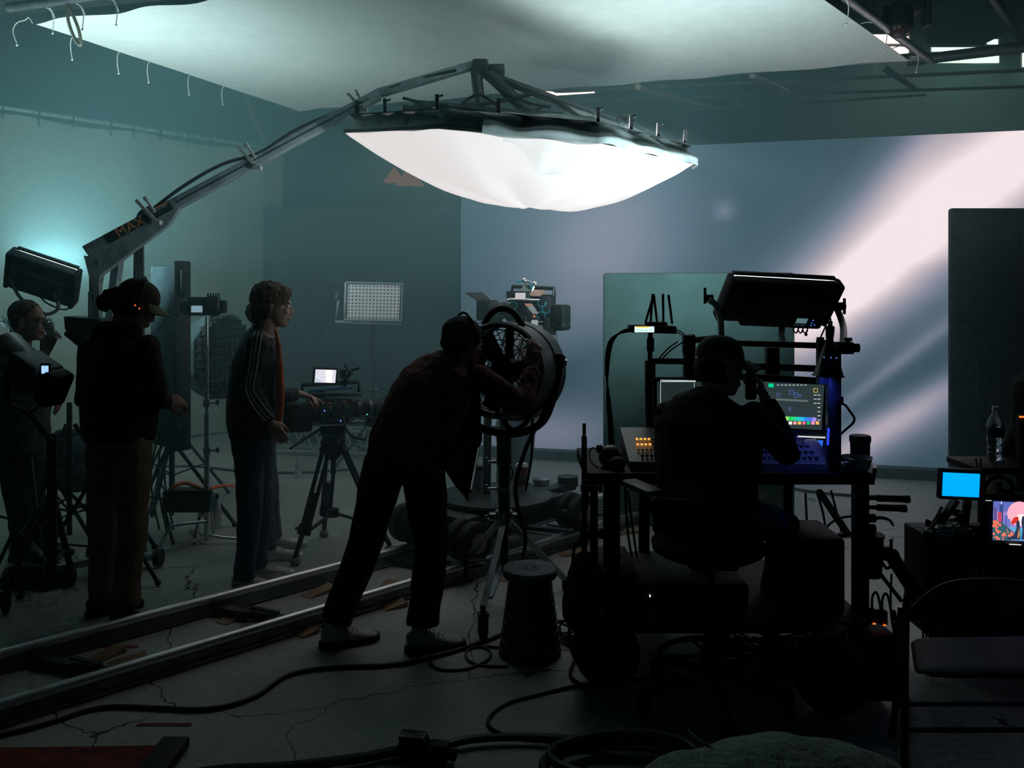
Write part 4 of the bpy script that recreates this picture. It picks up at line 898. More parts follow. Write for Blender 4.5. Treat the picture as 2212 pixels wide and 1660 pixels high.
obj('rim', MB().tube([c+nf*.06+ux*s*.27+up*k*.18 for s,k in ((-1,1),(1,1),(1,-1),(-1,-1),(-1,1))], .013, 6), ALU, t)
obj('yoke', MB().tube([c-ux*.33+up*.04, c-ux*.34-up*.02, c-ux*.36-up*.20, c+ux*.27-up*.215], .015, 8), mat('light_grey_metal', (.4,.43,.44), .4, .6), t)
obj('knob', MB().cyl(c-ux*.30+up*.03, c-ux*.35+up*.03, .025).box(c-ux*.355+up*.05, (.02,.02,.07)), DGRY, t)
obj('pole', MB().tube([c-up*.215, V((c.x,c.y+.02,.05))], .016, 8), BLK, t); stand_legs(t, V((c.x,c.y+.02,0)), .5, 3, .4, .012, BLK, .8)

# --- dolly track
u_ = V((.702,.712,0)).normalized(); nn_ = V((-u_.y,u_.x,0)); N0 = V((-2.056,3.53,0)); F0 = V((-2.343,4.025,0))
RAILM = mat('brushed_rail', (.62,.64,.63), .36, .8, var=.08)
tk = thing('dolly_track', 'straight pair of aluminium dolly rails running across the floor', 'track', N0+u_*2)
for nm, O in (('rail', N0), ('rail', F0)):
    a, b_ = O-u_*1.6, O+u_*4.5
    rl = obj(nm, MB().tube([a+nn_*.0+V((0,0,.088)), b_+V((0,0,.088))], .024, 16), RAILM, tk)
    obj('flange', MB().bar(a+V((0,0,.045)), b_+V((0,0,.045)), .022, .05).bar(a+V((0,0,.016)), b_+V((0,0,.016)), .055, .014), mat('rail_flange', (.20,.22,.22), .45, .6), rl)
wd = (F0-N0).dot(nn_)
for s in (-.75, .52, 1.42, 2.62, 3.75, 4.35):
    p = N0+u_*s+V((0,0,.035)); sk = V((-.55,.23,0))*(wd/(V((-.55,.23,0)).dot(nn_))); obj('sleeper', MB().bar(p, p+sk, .06, .028), mat('sleeper_metal', (.06,.065,.065), .5, .5), tk)
    if s > 0: obj('latch', MB().bar(p+sk*.3+V((0,0,.03)), p+sk*.6+V((0,0,.035)), .025, .012), DGRY, tk)
wl = ['under the first sleeper in view','under the second sleeper from the camera','beside the near rail left of the leaning person','between the rails behind the leaning person','under the far rail past the leaning person','on the floor outside the near rail between the shoes','by the right end of the rails']
k = 0
for (x, y, yaw, ln, lab) in ((232,1418,.3,.20,'between the rails, at the sleeper nearest the camera, upper one'), (275,1432,-.3,.22,'between the rails, at the sleeper nearest the camera, lower one'), (505,1338,.3,.22,'lying across the second sleeper from the left edge'), (555,1352,-.2,.20,'just below the second sleeper from the left edge'),
        (690,1282,.1,.26,'against the far rail behind the knee of the leaning person'), (800,1299,-.2,.22,'beside the near rail between the legs of the leaning person'), (838,1270,.5,.18,'on the third sleeper beside the steel latch'),
        (850,1312,-.2,.18,'outside the near rail left of the right shoe'), (662,1370,.1,.14,'outside the near rail left of the left shoe'), (897,1222,.1,.2,'beneath the far rail, right of the right leg'), (1095,1250,.2,.18,'beside the near rail left of the round stool'), (1232,1198,-.5,.22,'outside the near rail beside the desk cart'), (1352,1152,-.4,.3,'pale and long, past the end of the rails behind the desk cart')):
    g = G(x, y); ex = V((math.cos(yaw+.75), math.sin(yaw+.75), 0)); ey = V((-ex.y,ex.x,0)); L2 = ln*.38; b = MB()
    b.prism([g+ex*-L2+ey*-.04+V((0,0,.003)), g+ex*L2+ey*-.04+V((0,0,.003)), g+ex*L2+ey*-.04+V((0,0,.028))], ey*.085)
    tag(obj('wooden_wedge', b, WOOD, smooth=False), 'plywood wedge '+lab, 'wedge', 'plywood wedges along the dolly track'); k += 1
for (x, y, w_, lab) in ((255,1398,.2,'red tape mark on the floor inside the rails'), (355,1567,.22,'faint red tape strip on the floor below the rails')):
    g = G(x, y); tag(obj('tape_mark', MB().box(g+V((0,0,.002)), (w_,.022,.002)), mat('red_tape', (.25,.03,.02), .8)), lab, 'tape')
for (x, y, w_, lab) in ((602,1085,.05,'small orange tape dot on the floor beyond the striped jacket'), (478,1108,.12,'faint orange chalk mark on the floor beside the camp chair')):
    g = G(x, y); tag(obj('tape_mark', MB().box(g+V((0,0,.002)), (w_,.05,.002)), mat('orange_tape', (.4,.1,.04), .8)), lab, 'tape')
# ---------------------------------------------------------------- film camera on a tripod
def film_camera(t, c, s, ax):
    """c: body centre, ax: (right along the lens, away, up); parts of a shoulder-size film camera"""
    X, Y, Z = ax; q = lambda a, b, h: c+(X*a+Y*b+Z*h)*s
    bx = lambda nm, a, b, h, sz, m, bev=.006, p=t: obj(nm, MB().box(q(a,b,h), tuple(k*s for k in sz), ax, bev*s), m, p)
    bd = bx('body', -.02, 0, 0, (.24,.13,.13), BLK, .012)
    bx('side_door', -.02, -.068, 0, (.17,.01,.10), DGRY, .004)
    bx('battery', -.22, 0, -.04, (.16,.12,.17), BLK, .02)
    bx('top_plate', .0, 0, .09, (.30,.07,.02), BLKM)
    obj('top_handle', MB().tube([q(-.20,0,.105), q(-.20,0,.15), q(.13,0,.165), q(.14,0,.105)], .014*s, 8), BLKM, t)
    for b_ in (-.04, .04): obj('rod', MB().tube([q(-.3,b_,-.085), q(.40,b_,-.085)], .0085*s, 8), STEEL, t)
    ln = obj('lens', MB().lathe(q(.10,0,0), [(.045*s,0),(.05*s,.01*s),(.05*s,.06*s),(.044*s,.065*s),(.054*s,.08*s),(.054*s,.15*s),(.06*s,.17*s),(.06*s,.20*s)], X, 24), BLK, t)
    for h in (.035, .105): obj('focus_ring', MB().lathe(q(.10,0,0), [(.053*s,(h-.012)*s),(.057*s,(h-.010)*s),(.057*s,(h+.010)*s),(.053*s,(h+.012)*s)], X, 24), DGRY, ln)
    mb_ = bx('matte_box', .345, 0, .0, (.07,.17,.14), BLK, .01)
    obj('flag', MB().prism([q(.38,-.085,.07), q(.38,.085,.07), q(.46,.10,.12), q(.46,-.10,.12)], Z*.004*s), BLK, mb_)
    bx('follow_focus', .19, -.085, -.06, (.05,.04,.06), BLK); obj('focus_knob', MB().cyl(q(.19,-.11,-.06), q(.19,-.14,-.06), .032*s, seg=20), DGRY, t)
    bx('motor', .24, -.02, -.085, (.05,.04,.05), DGRY); bx('wireless_box', -.10, .09, .05, (.09,.05,.12), BLK)
    for k in range(3): obj('loop_cable', MB().tube([q(-.10+.06*k,-.07,.07), q(-.06+.07*k,-.11,.03), q(-.02+.08*k,-.10,-.05), q(.04+.06*k,-.07,-.03)], .0045*s, 6, smooth=5), CABL, t)
    return q
c = P(725,885,5.9); AXC = (V((.93,.36,-.03)).normalized(), V((-.36,.93,0)).normalized(), V((.03,0,1)))
t = thing('film_camera', 'black film camera with a lit tilted monitor, gripped by the outstretched hand', 'camera', c)
q = film_camera(t, c, 1.12, AXC)
obj('monitor_arm', MB().tube([q(.05,0,.17), q(.08,-.02,.22), q(.04,-.03,.27)], .009, 8).sph(q(.08,-.02,.22), .017).cyl(q(.08,-.02,.24), q(.13,-.02,.25), .012), BLKM, t)
mc = P(703,813,5.85); mx = V((.94,.30,-.06)).normalized(); mz = V((.24,-.12,.96)).normalized(); my = mz.cross(mx).normalized(); mz = mx.cross(my).normalized()
if my.y < 0: my = -my
mo = obj('monitor', MB().box(mc+my*.012, (.165,.022,.115), (mx,my,mz), .006), BLK, t)
obj('screen', MB().box(mc-my*.001, (.135,.004,.088), (mx,my,mz)), mat('pale_screen', (.6,.6,.65), .3, emit=(.62,.62,.70), es=1.0, var=.02), mo)
obj('bright_streak', MB().prism([mc-my*.0035+mx*.008-mz*.042, mc-my*.0035+mx*.045-mz*.042, mc-my*.0035+mx*.040+mz*.042, mc-my*.0035+mx*.000+mz*.042], -my*.001), mat('white_screen', (.9,.9,.9), .3, emit=(.9,.9,.95), es=1.0), mo)
obj('lower_streak', MB().prism([mc-my*.0035-mx*.066-mz*.042, mc-my*.0035-mx*.01-mz*.042, mc-my*.0035-mx*.066-mz*.008], -my*.001), mat('blue_grey_screen', (.4,.5,.6), .3, emit=(.42,.50,.60), es=1.0), mo)
obj('monitor_mount', MB().box(P(742,808,5.9), (.05,.05,.06), bev=.01).cyl(P(735,812,5.9), P(752,822,5.9), .014).tube([P(752,815,5.9), P(742,842,5.9)], .010, 8), BLKM, t)
obj('antenna', MB().tube([P(795,846,5.9), P(812,842,5.9)], .004, 6).sph(P(812,842,5.9), .008, n=6), STEEL, t)
obj('handle_extension', MB().tube([P(665,846,5.82), P(700,842,5.85), P(760,838,5.9)], .010, 8), mat('anodised_blue', (.05,.20,.32), .4, .6), t)
for (x, y, m_) in ((701,888,BLED), (736,910,BLED), (793,896,mat('teal_led', (.1,.7,.7), .4, emit=(.1,.8,.8), es=.8))): obj('indicator', MB().sph(P(x,y,5.72), .0045, n=6), m_, t)
for (x, y) in ((712,872), (743,869)): obj('orange_lever', MB().box(P(x,y,5.74), (.03,.01,.008)), ORNG, t)
for (x, y) in ((768,857), (772,852), (715,882), (730,955)): obj('bright_fitting', MB().box(P(x,y,5.75), (.012,.01,.02), bev=.002), STEEL, t)
obj('tail_cable', MB().tube([P(742,905,5.8), P(750,930,5.75), P(765,945,5.7), P(790,950,5.75)], .009, 7, smooth=5), CABL, t)
# tripod
hd = V((c.x-.02, 5.92, 0)); t = thing('camera_tripod', 'heavy black two-tube tripod with mid-level spreader under the film camera', 'tripod', hd)
zh = P(0,960,5.92).z
obj('fluid_head', MB().lathe(V((hd.x,hd.y,zh+.02)), [(.05,0),(.075,.02),(.075,.05),(.055,.06),(.07,.08),(.07,.11),(.045,.12)], (0,0,1), 20).box(V((hd.x,hd.y,zh+.155)), (.20,.09,.03), bev=.008).cyl(V((hd.x-.08,hd.y,zh+.10)), V((hd.x+.08,hd.y,zh+.10)), .045), BLK, t)
obj('pan_bar', MB().tube([V((hd.x-.06,hd.y-.03,zh+.12)), V((hd.x-.22,hd.y-.28,zh+.02))], .009, 7), BLKM, t)
obj('bowl', MB().lathe(V((hd.x,hd.y,zh-.10)), [(.03,0),(.055,.03),(.075,.07),(.085,.12),(.08,.125)], (0,0,1), 20), BLK, t)
obj('tie_down', MB().cyl(V((hd.x,hd.y,zh-.2)), V((hd.x,hd.y,zh-.08)), .018), DGRY, t)
for (x, y) in ((638,1222), (842,1195), (700,1160)):
    e = G(x, y); top = V((hd.x,hd.y,zh-.03))+(e-V((hd.x,hd.y,0))).normalized()*.07; top.z = zh-.03; dr = (e-top).normalized(); sd = dr.cross(V((0,0,1))).normalized()
    knee = along(top, e, .70); b = MB()
    b.tube([top+sd*.028, knee+sd*.028], .014, 8).tube([top-sd*.028, knee-sd*.028], .014, 8).box(top, (.03,.085,.05), (dr.cross(sd), sd, dr)).box(knee, (.04,.09,.07), (dr.cross(sd), sd, dr), .008)
    lg = obj('leg', b, BLK, t); obj('lower_tube', MB().tube([along(top,e,.38), e+V((0,0,.05))], .017, 8), mat('graphite', (.05,.055,.06), .3, .5), lg)
    obj('foot', MB().sph(e+V((0,0,.025)), (.035,.035,.028), n=7), mat('grey_foot', (.2,.2,.19), .6), lg); obj('leg_lock', MB().cyl(knee+sd*.05, knee+sd*.075, .014), STEEL, lg)
    obj('spreader_arm', MB().bar(V((hd.x,hd.y,.26)), along(top,e,.74), .022, .014), BLKM, t)
obj('spreader_hub', MB().cyl(V((hd.x,hd.y,.235)), V((hd.x,hd.y,.285)), .04), BLKM, t)

# ---------------------------------------------------------------- drum fan on a rolling stand
cn_ = P(1074,800,4.62); cf = P(1119,802,4.95); ax = (cf-cn_).normalized(); X_, Y_, _ = basis(ax)
t = thing('drum_fan', 'big black drum wind machine with a wire grill on a rolling stand', 'fan', V((P(1090,1250,4.95).x,4.95,0)))
DR = mat('drum_paint', (.10,.125,.125), .5, .2, bump=.05); Ld = (cf-cn_).length
obj('drum', MB().lathe(cn_, [(.225,.012),(.245,-.012),(.256,.0),(.258,.03),(.262,Ld*.5),(.272,Ld*.8),(.280,Ld),(.268,Ld+.005),(.262,Ld*.8),(.250,Ld*.5),(.240,.03)], ax, 56, caps=False), DR, t)
def grill(z, R, n, rings, rr=.0032):
    b = MB(); o_ = cn_+ax*z
    for i in range(n):
        a = 2*PI*i/n; dv = X_*math.cos(a)+Y_*math.sin(a); b.tube([o_+dv*.04-ax*.03, o_+dv*R*.6-ax*.02, o_+dv*R], rr, 5, smooth=3)
    for k in range(1, rings+1):
        rk = R*k/(rings+.4); b.tube([o_+(X_*math.cos(2*PI*i/40)+Y_*math.sin(2*PI*i/40))*rk-ax*.022*(1-k/rings*.8) for i in range(41)], rr, 5)
    return b
obj('front_grill', grill(.02, .235, 18, 4), BLKM, t); obj('rear_grill', grill(Ld-.01, .262, 18, 4), BLKM, t)
ro = obj('rotor_hub', MB().cyl(cn_+ax*.08, cn_+ax*.20, .07, seg=24), BLK, t)
for i in range(3):
    a = 2*PI*i/3+.9; dv = X_*math.cos(a)+Y_*math.sin(a); tv = ax.cross(dv)
    obj('blade', MB().prism([cn_+ax*.12+dv*.05-tv*.03, cn_+ax*.09+dv*.225-tv*.07, cn_+ax*.15+dv*.225+tv*.06, cn_+ax*.16+dv*.05+tv*.03], ax*.006), BLK, t)
obj('motor_mount', MB().bar(cn_+ax*.19-X_*.255, cn_+ax*.19+X_*.255, .04, .03).bar(cn_+ax*.19-Y_*.25, cn_+ax*.19+Y_*.25, .04, .03), BLK, t)
tp = cn_+ax*(Ld*.25)+V((0,0,.262))
obj('carry_handle', MB().tube([tp+V((-.10,0,-.02)), tp+V((-.06,0,.045)), tp+V((0,0,.07)), tp+V((.06,0,.045)), tp+V((.11,0,-.03))], .018, 8, smooth=4), BLK, t)
obj('carry_handle', MB().tube([tp+V((-.0,.02,-.53)), tp+V((.05,.02,-.585)), tp+V((.11,.02,-.56)), tp+V((.15,.02,-.50))], .014, 8, smooth=4), BLK, t)
obj('seam', MB().tube([cn_+ax*(Ld*.6)+(X_*math.cos(a)+Y_*math.sin(a))*.268 for a in (2*PI*i/48 for i in range(49))], .004, 5), DGRY, t)
yk = [P(1214,770,4.8), P(1205,815,4.76), P(1192,870,4.74), P(1172,912,4.74), P(1135,933,4.76), P(1090,938,4.78), P(1040,925,4.8), P(1005,900,4.78), P(985,850,4.76), P(978,795,4.75)]
obj('yoke', MB().tube(yk, .021, 10, smooth=4), BLKM, t)
obj('pivot_bolt', MB().cyl(P(1205,782,4.8), P(1224,785,4.8), .02), STEEL, t); obj('pivot_clamp', MB().box(P(1205,773,4.78), (.05,.06,.05), bev=.01), BLK, t)
s0 = V((P(1089,1000,4.9).x, 4.9, 0)); zy = P(0,940,4.9).z
obj('mast', MB().cyl(V((s0.x,s0.y,zy-.16)), V((s0.x,s0.y,zy)), .042).cyl(V((s0.x,s0.y,zy-.55)), V((s0.x,s0.y,zy-.15)), .034).cyl(V((s0.x,s0.y,.25)), V((s0.x,s0.y,zy-.50)), .026), mat('stand_steel', (.10,.115,.12), .35, .7), t)
for z in (zy-.17, zy-.32, zy-.49): obj('lock_knob', MB().cyl(V((s0.x,s0.y,z)), V((s0.x,s0.y,z+.035)), .042).cyl(V((s0.x,s0.y,z+.02)), V((s0.x-.10,s0.y-.01,z+.02)), .009).box(V((s0.x-.10,s0.y-.01,z+.02)), (.018,.018,.05)), STEEL, t)
zk = P(0,1115,4.9).z
obj('collar', MB().cyl(V((s0.x,s0.y,zk-.03)), V((s0.x,s0.y,zk+.03)), .05).box(V((s0.x-.06,s0.y,zk)), (.05,.05,.035), bev=.006).box(V((s0.x+.06,s0.y,zk)), (.05,.05,.035), bev=.006), STEEL, t)
for (gx, gy, fx, kind) in ((1043,1385,0,'c'), (985,1250,0,'f'), (1225,1275,0,'f')):
    e = G(gx, gy); a = V((s0.x,s0.y,zk)); hb = V((s0.x,s0.y,.24))
    lg = obj('leg', MB().bar(a+(e-a).normalized()*.05, e+V((0,0,.16 if kind == 'c' else .05)), .032, .02, up=(0,1,.2)), mat('stand_alloy', (.28,.30,.31), .35, .7), t)
    obj('brace', MB().bar(hb, along(a, e, .68), .026, .016), mat('blue_grey_brace', (.10,.16,.20), .3, .7), t)
    if kind == 'c':
        caster(t, e, .062, yaw=.2); obj('leveling_handle', MB().cyl(e+V((0,0,.38)), e+V((-.08,0,.37)), .008).box(e+V((-.085,0,.37)), (.02,.02,.09), bev=.005), BLK, t)
    else: obj('foot', MB().box(e+V((0,0,.03)), (.06,.06,.05), bev=.012), RUB, t)
obj('power_cable', MB().tube([P(1198,800,4.82), P(1180,880,4.78), P(1140,960,4.78), P(1115,1040,4.8), P(1118,1095,4.82), P(1135,1160,4.85), P(1128,1220,4.9), P(1120,1280,4.92)], .012, 7, smooth=6), CABL, t)
obj('power_cable', MB().tube([P(1150,905,4.8), P(1148,990,4.85), P(1135,1060,4.9)], .007, 6, smooth=4), CABL, t)
obj('wire_loop', MB().tube([P(1095,1000,4.8), P(1108,1020,4.8), P(1100,1040,4.8), P(1090,1030,4.8)], .004, 5, smooth=5), CABL, t)

# ---------------------------------------------------------------- camera dolly on the rails, with its camera
c = G(1075,1185)+V((0,.35,0)); c.z = 0; t = thing('camera_dolly', 'grey wheeled camera dolly with a curved deck standing on the rails', 'dolly', c)
DX = u_; DY = nn_; DM = mat('dolly_paint', (.05,.055,.056), .4, .4)
mid = N0+u_*3.05+nn_*(wd/2); mid.z = 0
obj('chassis', MB().box(mid+V((0,0,.27)), (.95,.42,.16), (DX,DY,V((0,0,1))), .03), DM, t)
obj('deck', MB().lathe(mid+V((0,0,.36)), [(.36,0),(.38,.01),(.38,.03),(.36,.035)], (0,0,1), 36), mat('deck_plate', (.09,.10,.10), .35, .6), t)
obj('deck_arm', MB().box(mid+DX*.52+V((0,0,.33)), (.5,.12,.05), (DX,DY,V((0,0,1))), .012).cyl(mid+DX*.74+V((0,0,.33)), mid+DX*.74+V((0,0,.40)), .075), DM, t)
for s1 in (-.50, .50):
    for s2 in (0, 1):
        for off in (-.055, .055):
            p = (N0 if s2 == 0 else F0)+u_*(3.05+s1 + (0 if s2==0 else -.0)); p = mid+DX*s1+DY*(wd/2*(1 if s2 else -1)); p = p+DY*off
            wl_ = obj('wheel', MB().lathe(p+V((0,0,.235)), [(.05,-.04),(.10,-.042),(.122,-.03),(.126,0),(.122,.03),(.10,.042),(.05,.04)], DY, 30), RUB, t)
            obj('hub', MB().lathe(p+V((0,0,.235))-DY*.040, [(.0,-.012),(.03,-.010),(.065,.0),(.07,.004)], DY, 22), mat('hub_grey', (.25,.25,.23), .5), wl_)
        pp_ = mid+DX*s1+DY*(wd/2*(1 if s2 else -1)); obj('axle', MB().box(pp_+V((0,0,.24))-DX*(.06*(1 if s1>0 else -1)), (.16,.05,.05), (DX,DY,V((0,0,1))), .01), DM, t)
for k in range(2): obj('column', MB().tube([mid+V((-.06+.12*k,0,.36)), mid+V((-.05+.10*k,0,1.0)), P(1140,735,6.2)+V((-.03+.06*k,0,-.02))], .028, 10), DM, t)
obj('arm', MB().bar(mid+DX*-.25+V((0,0,.45)), P(1035,930,6.2), .05, .04).bar(P(1035,930,6.2), P(1080,925,6.2), .05, .04), mat('pale_arm', (.22,.24,.24), .4, .5), t)
bx_ = tag(obj('power_box', MB().box(P(1028,1030,6.15), (.10,.22,.20), bev=.01), mat('light_grey_box', (.28,.31,.31), .5)), 'light grey box standing on the dolly deck', 'box')
tag(obj('battery_case', MB().box(P(1025,1078,6.15), (.17,.2,.16), bev=.012), BLK), 'black case under the light grey box on the dolly deck', 'case')
tag(obj('video_recorder', MB().box(P(1030,1008,6.12), (.14,.18,.03), bev=.004), DGRY), 'flat dark recorder lying on the grey box', 'recorder')
cc = V((P(1127,1080,6.15).x, 6.15, .398))
ct = thing('coffee_cup', 'red paper coffee cup with a white lid on the dolly deck', 'cup', cc)
obj('cup', MB().lathe(cc, [(.028,0),(.03,.003),(.042,.13),(.040,.13)], (0,0,1), 24), mat('red_paper', (.38,.06,.02), .6), ct)
obj('lid', MB().lathe(cc, [(.044,.126),(.045,.134),(.040,.138),(.038,.150),(.0,.150)], (0,0,1), 24), WHT, ct)
obj('cup_mark', MB().lathe(cc+V((0,-.034,.05)), [(.0,-.003),(.017,-.002),(.018,.004)], (0,1,.12), 16), mat('dark_green_print', (.02,.09,.05), .6), ct)
tag(obj('work_light_puck', MB().lathe(mid+DX*.45+V((.0,0,.40)), [(.05,-.02),(.06,-.01),(.06,.025),(.04,.03)], (0,0,1), 20), ALU), 'small round metal fitting on the dolly arm', 'fitting')
c = P(1142,672,6.2); t = thing('film_camera', 'film camera on the dolly, bristling with cables under a chrome arm', 'camera', c)
AXD = (V((-.80,.55,0)).normalized(), V((.55,.80,0)).normalized(), V((0,0,1)))
q = film_camera(t, c, 1.05, AXD)
def bp_(nm, x, y, sx, sz, m, d=6.05, th=.05, bev=.004, ax_=None): return obj(nm, MB().box(P(x,y,d), (sx,th,sz), ax_, bev), m, t)
bp_('onboard_monitor', 1119,641,.16,.075,BLK); bp_('monitor_screen', 1124,640,.07,.045,mat('pinkish_screen',(.4,.35,.36),.3,emit=(.36,.32,.34),es=.8),6.02,.01,.0)
bp_('side_battery', 1177,662,.09,.13,BLK); bp_('lower_box', 1188,704,.085,.125,BLK); bp_('main_body', 1130,676,.24,.12,BLK,6.1,.12,.02)
obj('slate_card', MB().prism([P(1133,656,5.98),P(1148,656,5.98),P(1164,678,5.96),P(1151,679,5.96)], (0,.006,0)), mat('grey_card',(.35,.33,.32),.6), t)
obj('card_top', MB().prism([P(1133,656,5.975),P(1148,656,5.975),P(1152,661,5.975),P(1136,661,5.975)], (0,-.003,0)), mat('coral_card',(.75,.25,.2),.6), t)
obj('chrome_rail', MB().tube([P(1093,655,6.0),P(1096,649,6.0),P(1110,647,6.0),P(1165,649,6.0)], .009, 7, smooth=3), mat('chrome', (.8,.82,.82), .2, .9), t)
obj('articulated_arm', MB().tube([P(1132,606,6.1),P(1155,614,6.1),P(1147,632,6.1)], .011, 8).sph(P(1132,606,6.1),.018).sph(P(1155,614,6.1),.02), MATS['chrome'], t)
obj('viewfinder_hood', MB().prism([P(1122,628,6.1),P(1136,612,6.1),P(1144,628,6.1)], (0,.08,0)), mat('grey_hood',(.16,.16,.15),.8), t)
obj('blue_lever', MB().tube([P(1115,609,6.1),P(1126,608,6.1)], .007, 6).tube([P(1143,614,6.08),P(1149,624,6.08)], .007, 6), mat('anodised_cyan',(.02,.30,.42),.35,.6), t)
obj('white_tag', MB().box(P(1155,698,6.0), (.045,.02,.04)), WHT, t)
obj('record_light', MB().sph(P(1154,684,5.98), .006, n=6), RLED, t)
for k,(x,y) in enumerate(((1180,668),(1192,705),(1168,682),(1128,690),(1108,660),(1140,672),(1170,655))):
    obj('wire_loop', MB().tube([P(x+9*math.cos(a+k),y+8*math.sin(a+k),6.0-.004*k) for a in (0,1,2,3,4,4.8)], .0028, 5, smooth=3), CABL if k%2 else MATS['anodised_cyan'], t)

# ---------------------------------------------------------------- collapsible stool
g = G(1145,1412); t = thing('round_stool', 'dark ribbed collapsible stool with a round finger-hole top', 'stool', g)
prof = []
for i in range(9):
    r0 = .150-.0058*i; z0 = .0+.043*i; prof += [(r0,z0),(r0,z0+.036),(r0-.006,z0+.038)]
obj('ribbed_body', MB().lathe(g, prof, (0,0,1), 40), mat('dark_grey_plastic', (.03,.035,.036), .6), t)
obj('top', MB().lathe(g+V((0,0,.385)), [(.105,-.01),(.128,-.01),(.133,.0),(.133,.022),(.126,.03),(.0,.030)], (0,0,1), 48), mat('blue_grey_plastic', (.10,.125,.135), .55), t)
for s in (-1, 1): obj('finger_hole', MB().lathe(g+V((.022*s,.004*s,.4157)), [(.012,-.001),(.012,.0006),(.0,.0006)], (0,0,1), 16), BLK, t)
obj('ring_mark', MB().tube([g+V((.045*math.cos(a),.045*math.sin(a),.4155)) for a in (2*PI*i/40 for i in range(41))], .0012, 4), DGRY, t)
# ---------------------------------------------------------------- lighting desk cart
def slab(nm, x0, x1, y, d0, d1, th, m, t, bev=.006):
    a, b = P(x0,y,d0), P(x1,y,d0); b2 = V((b.x,d1,a.z)); z = a.z
    return obj(nm, MB().box(((a.x+b.x)/2,(d0+d1)/2,z-th/2), (b.x-a.x, d1-d0, th), None, bev), m, t)
def post(nm, x, y0, y1, d, w_, m, t, th=None, bev=.004): 
    a, b = P(x,y0,d), P(x,y1,d); a.x = b.x = (a.x+b.x)/2
    return obj(nm, MB().box((a+b)/2, (w_, th or w_, abs(a.z-b.z)), None, bev), m, t)
t = thing('equipment_cart', 'black wheeled equipment cart with big pneumatic tyres carrying the lighting desk', 'cart', V((P(1560,1300,4.2).x,4.2,0)))
slab('desk_shelf', 1268, 1884, 1022, 3.98, 4.62, .055, BLK, t)
obj('shelf_rim', MB().prism([P(1884,1000,4.5),P(1886,1012,3.98),P(1880,1048,3.98),P(1874,1040,4.5)], (.018,0,0)), mat('grey_edge', (.06,.065,.07), .35, .5), t)
obj('rim_edge', MB().bar(P(1270,1024,3.985), P(1340,1026,3.985), .006, .006), STEEL, t)
a = P(1270,1024,4.0)
zs = a.z
post('post', 1283, 1035, 1300, 4.0, .034, BLKM, t); post('post', 1321, 1035, 1300, 4.05, .075, BLKM, t, .05); post('post', 1858, 1045, 1400, 3.98, .062, BLKM, t, .06)
post('post', 1391, 1045, 1300, 4.5, .052, BLKM, t); post('post', 1700, 1045, 1300, 4.5, .045, BLKM, t)
obj('rail', MB().bar(P(1700,1158,4.4), P(1858,1156,4.4), .03, .022), BLKM, t)
slab('lower_deck', 1300, 1880, 1345, 3.8, 4.7, .05, BLK, t)
obj('diagonal_strut', MB().bar(P(1768,1060,4.5), P(1835,1160,4.3), .03, .02), mat('grey_strut', (.16,.17,.18), .4, .5), t)
def big_wheel(x, yb, r, d=None, yaw=0):
    g = G(x, yb) if d is None else V((P(x,0,d).x,d,0)); ax = V((math.cos(yaw),math.sin(yaw),0))
    w_ = obj('wheel', MB().lathe(V((g.x,g.y,r)), [(r*.45,-.045),(r*.75,-.055),(r*.95,-.05),(r,-.03),(r*1.0,.03),(r*.95,.05),(r*.75,.055),(r*.45,.045)], ax, 40), RUB, t)
    obj('hub', MB().lathe(V((g.x,g.y,r)), [(0,-.05),(r*.2,-.05),(r*.44,-.03),(r*.46,.03),(r*.2,.05),(0,.05)], ax, 24), DGRY, w_)
    obj('wheel_fork', MB().box(V((g.x,g.y,r*1.25))+ax*.075, (.014,.06,r*1.5), (ax,V((-ax.y,ax.x,0)),V((0,0,1)))).box(V((g.x,g.y,r*1.25))-ax*.075, (.014,.06,r*1.5), (ax,V((-ax.y,ax.x,0)),V((0,0,1)))).box(V((g.x,g.y,r*2.05)), (.17,.08,.02), (ax,V((-ax.y,ax.x,0)),V((0,0,1)))), BLK, w_)
big_wheel(1308, 1480, .155, yaw=.9); big_wheel(1795, 1542, .165, yaw=.75)
big_wheel(1385, 0, .15, 4.75, .5); big_wheel(1760, 0, .15, 4.75, .4)
obj('spigot', MB().tube([P(1262,915,3.98), P(1262,945,3.98)], .008, 10).tube([P(1262,943,3.98), P(1262,1215,3.98)], .0125, 10), BLKM, t)
for (x, y) in ((1275,1055), (1277,1155)): obj('clamp', MB().box(P(x-6,y,3.96), (.06,.04,.035), bev=.006).cyl(P(x,y,3.96), P(x+24,y,3.96), .008).cyl(P(x+18,y,3.96), P(x+26,y,3.96), .02), BLK, t)
for (y, x1) in ((1076,1964), (1096,1957)):
    obj('push_handle', MB().cyl(P(1860,y,3.9), P(1895,y+1,3.9), .009).cyl(P(1895,y+1,3.9), P(x1,y+3,3.9), .015).cyl(P(x1-10,y+3,3.9), P(x1,y+3,3.9), .017), BLK, t)
for y in (1120, 1142): obj('knob', MB().cyl(P(1868,y,3.9), P(1880,y,3.9), .008).cyl(P(1878,y,3.9), P(1890,y,3.9), .019), BLK, t)
obj('brake_lever', MB().tube([P(1888,1121,3.9), P(1905,1119,3.9), P(1922,1125,3.9), P(1930,1137,3.9)], [.008,.007,.006,.005], 7, smooth=4), BLK, t)
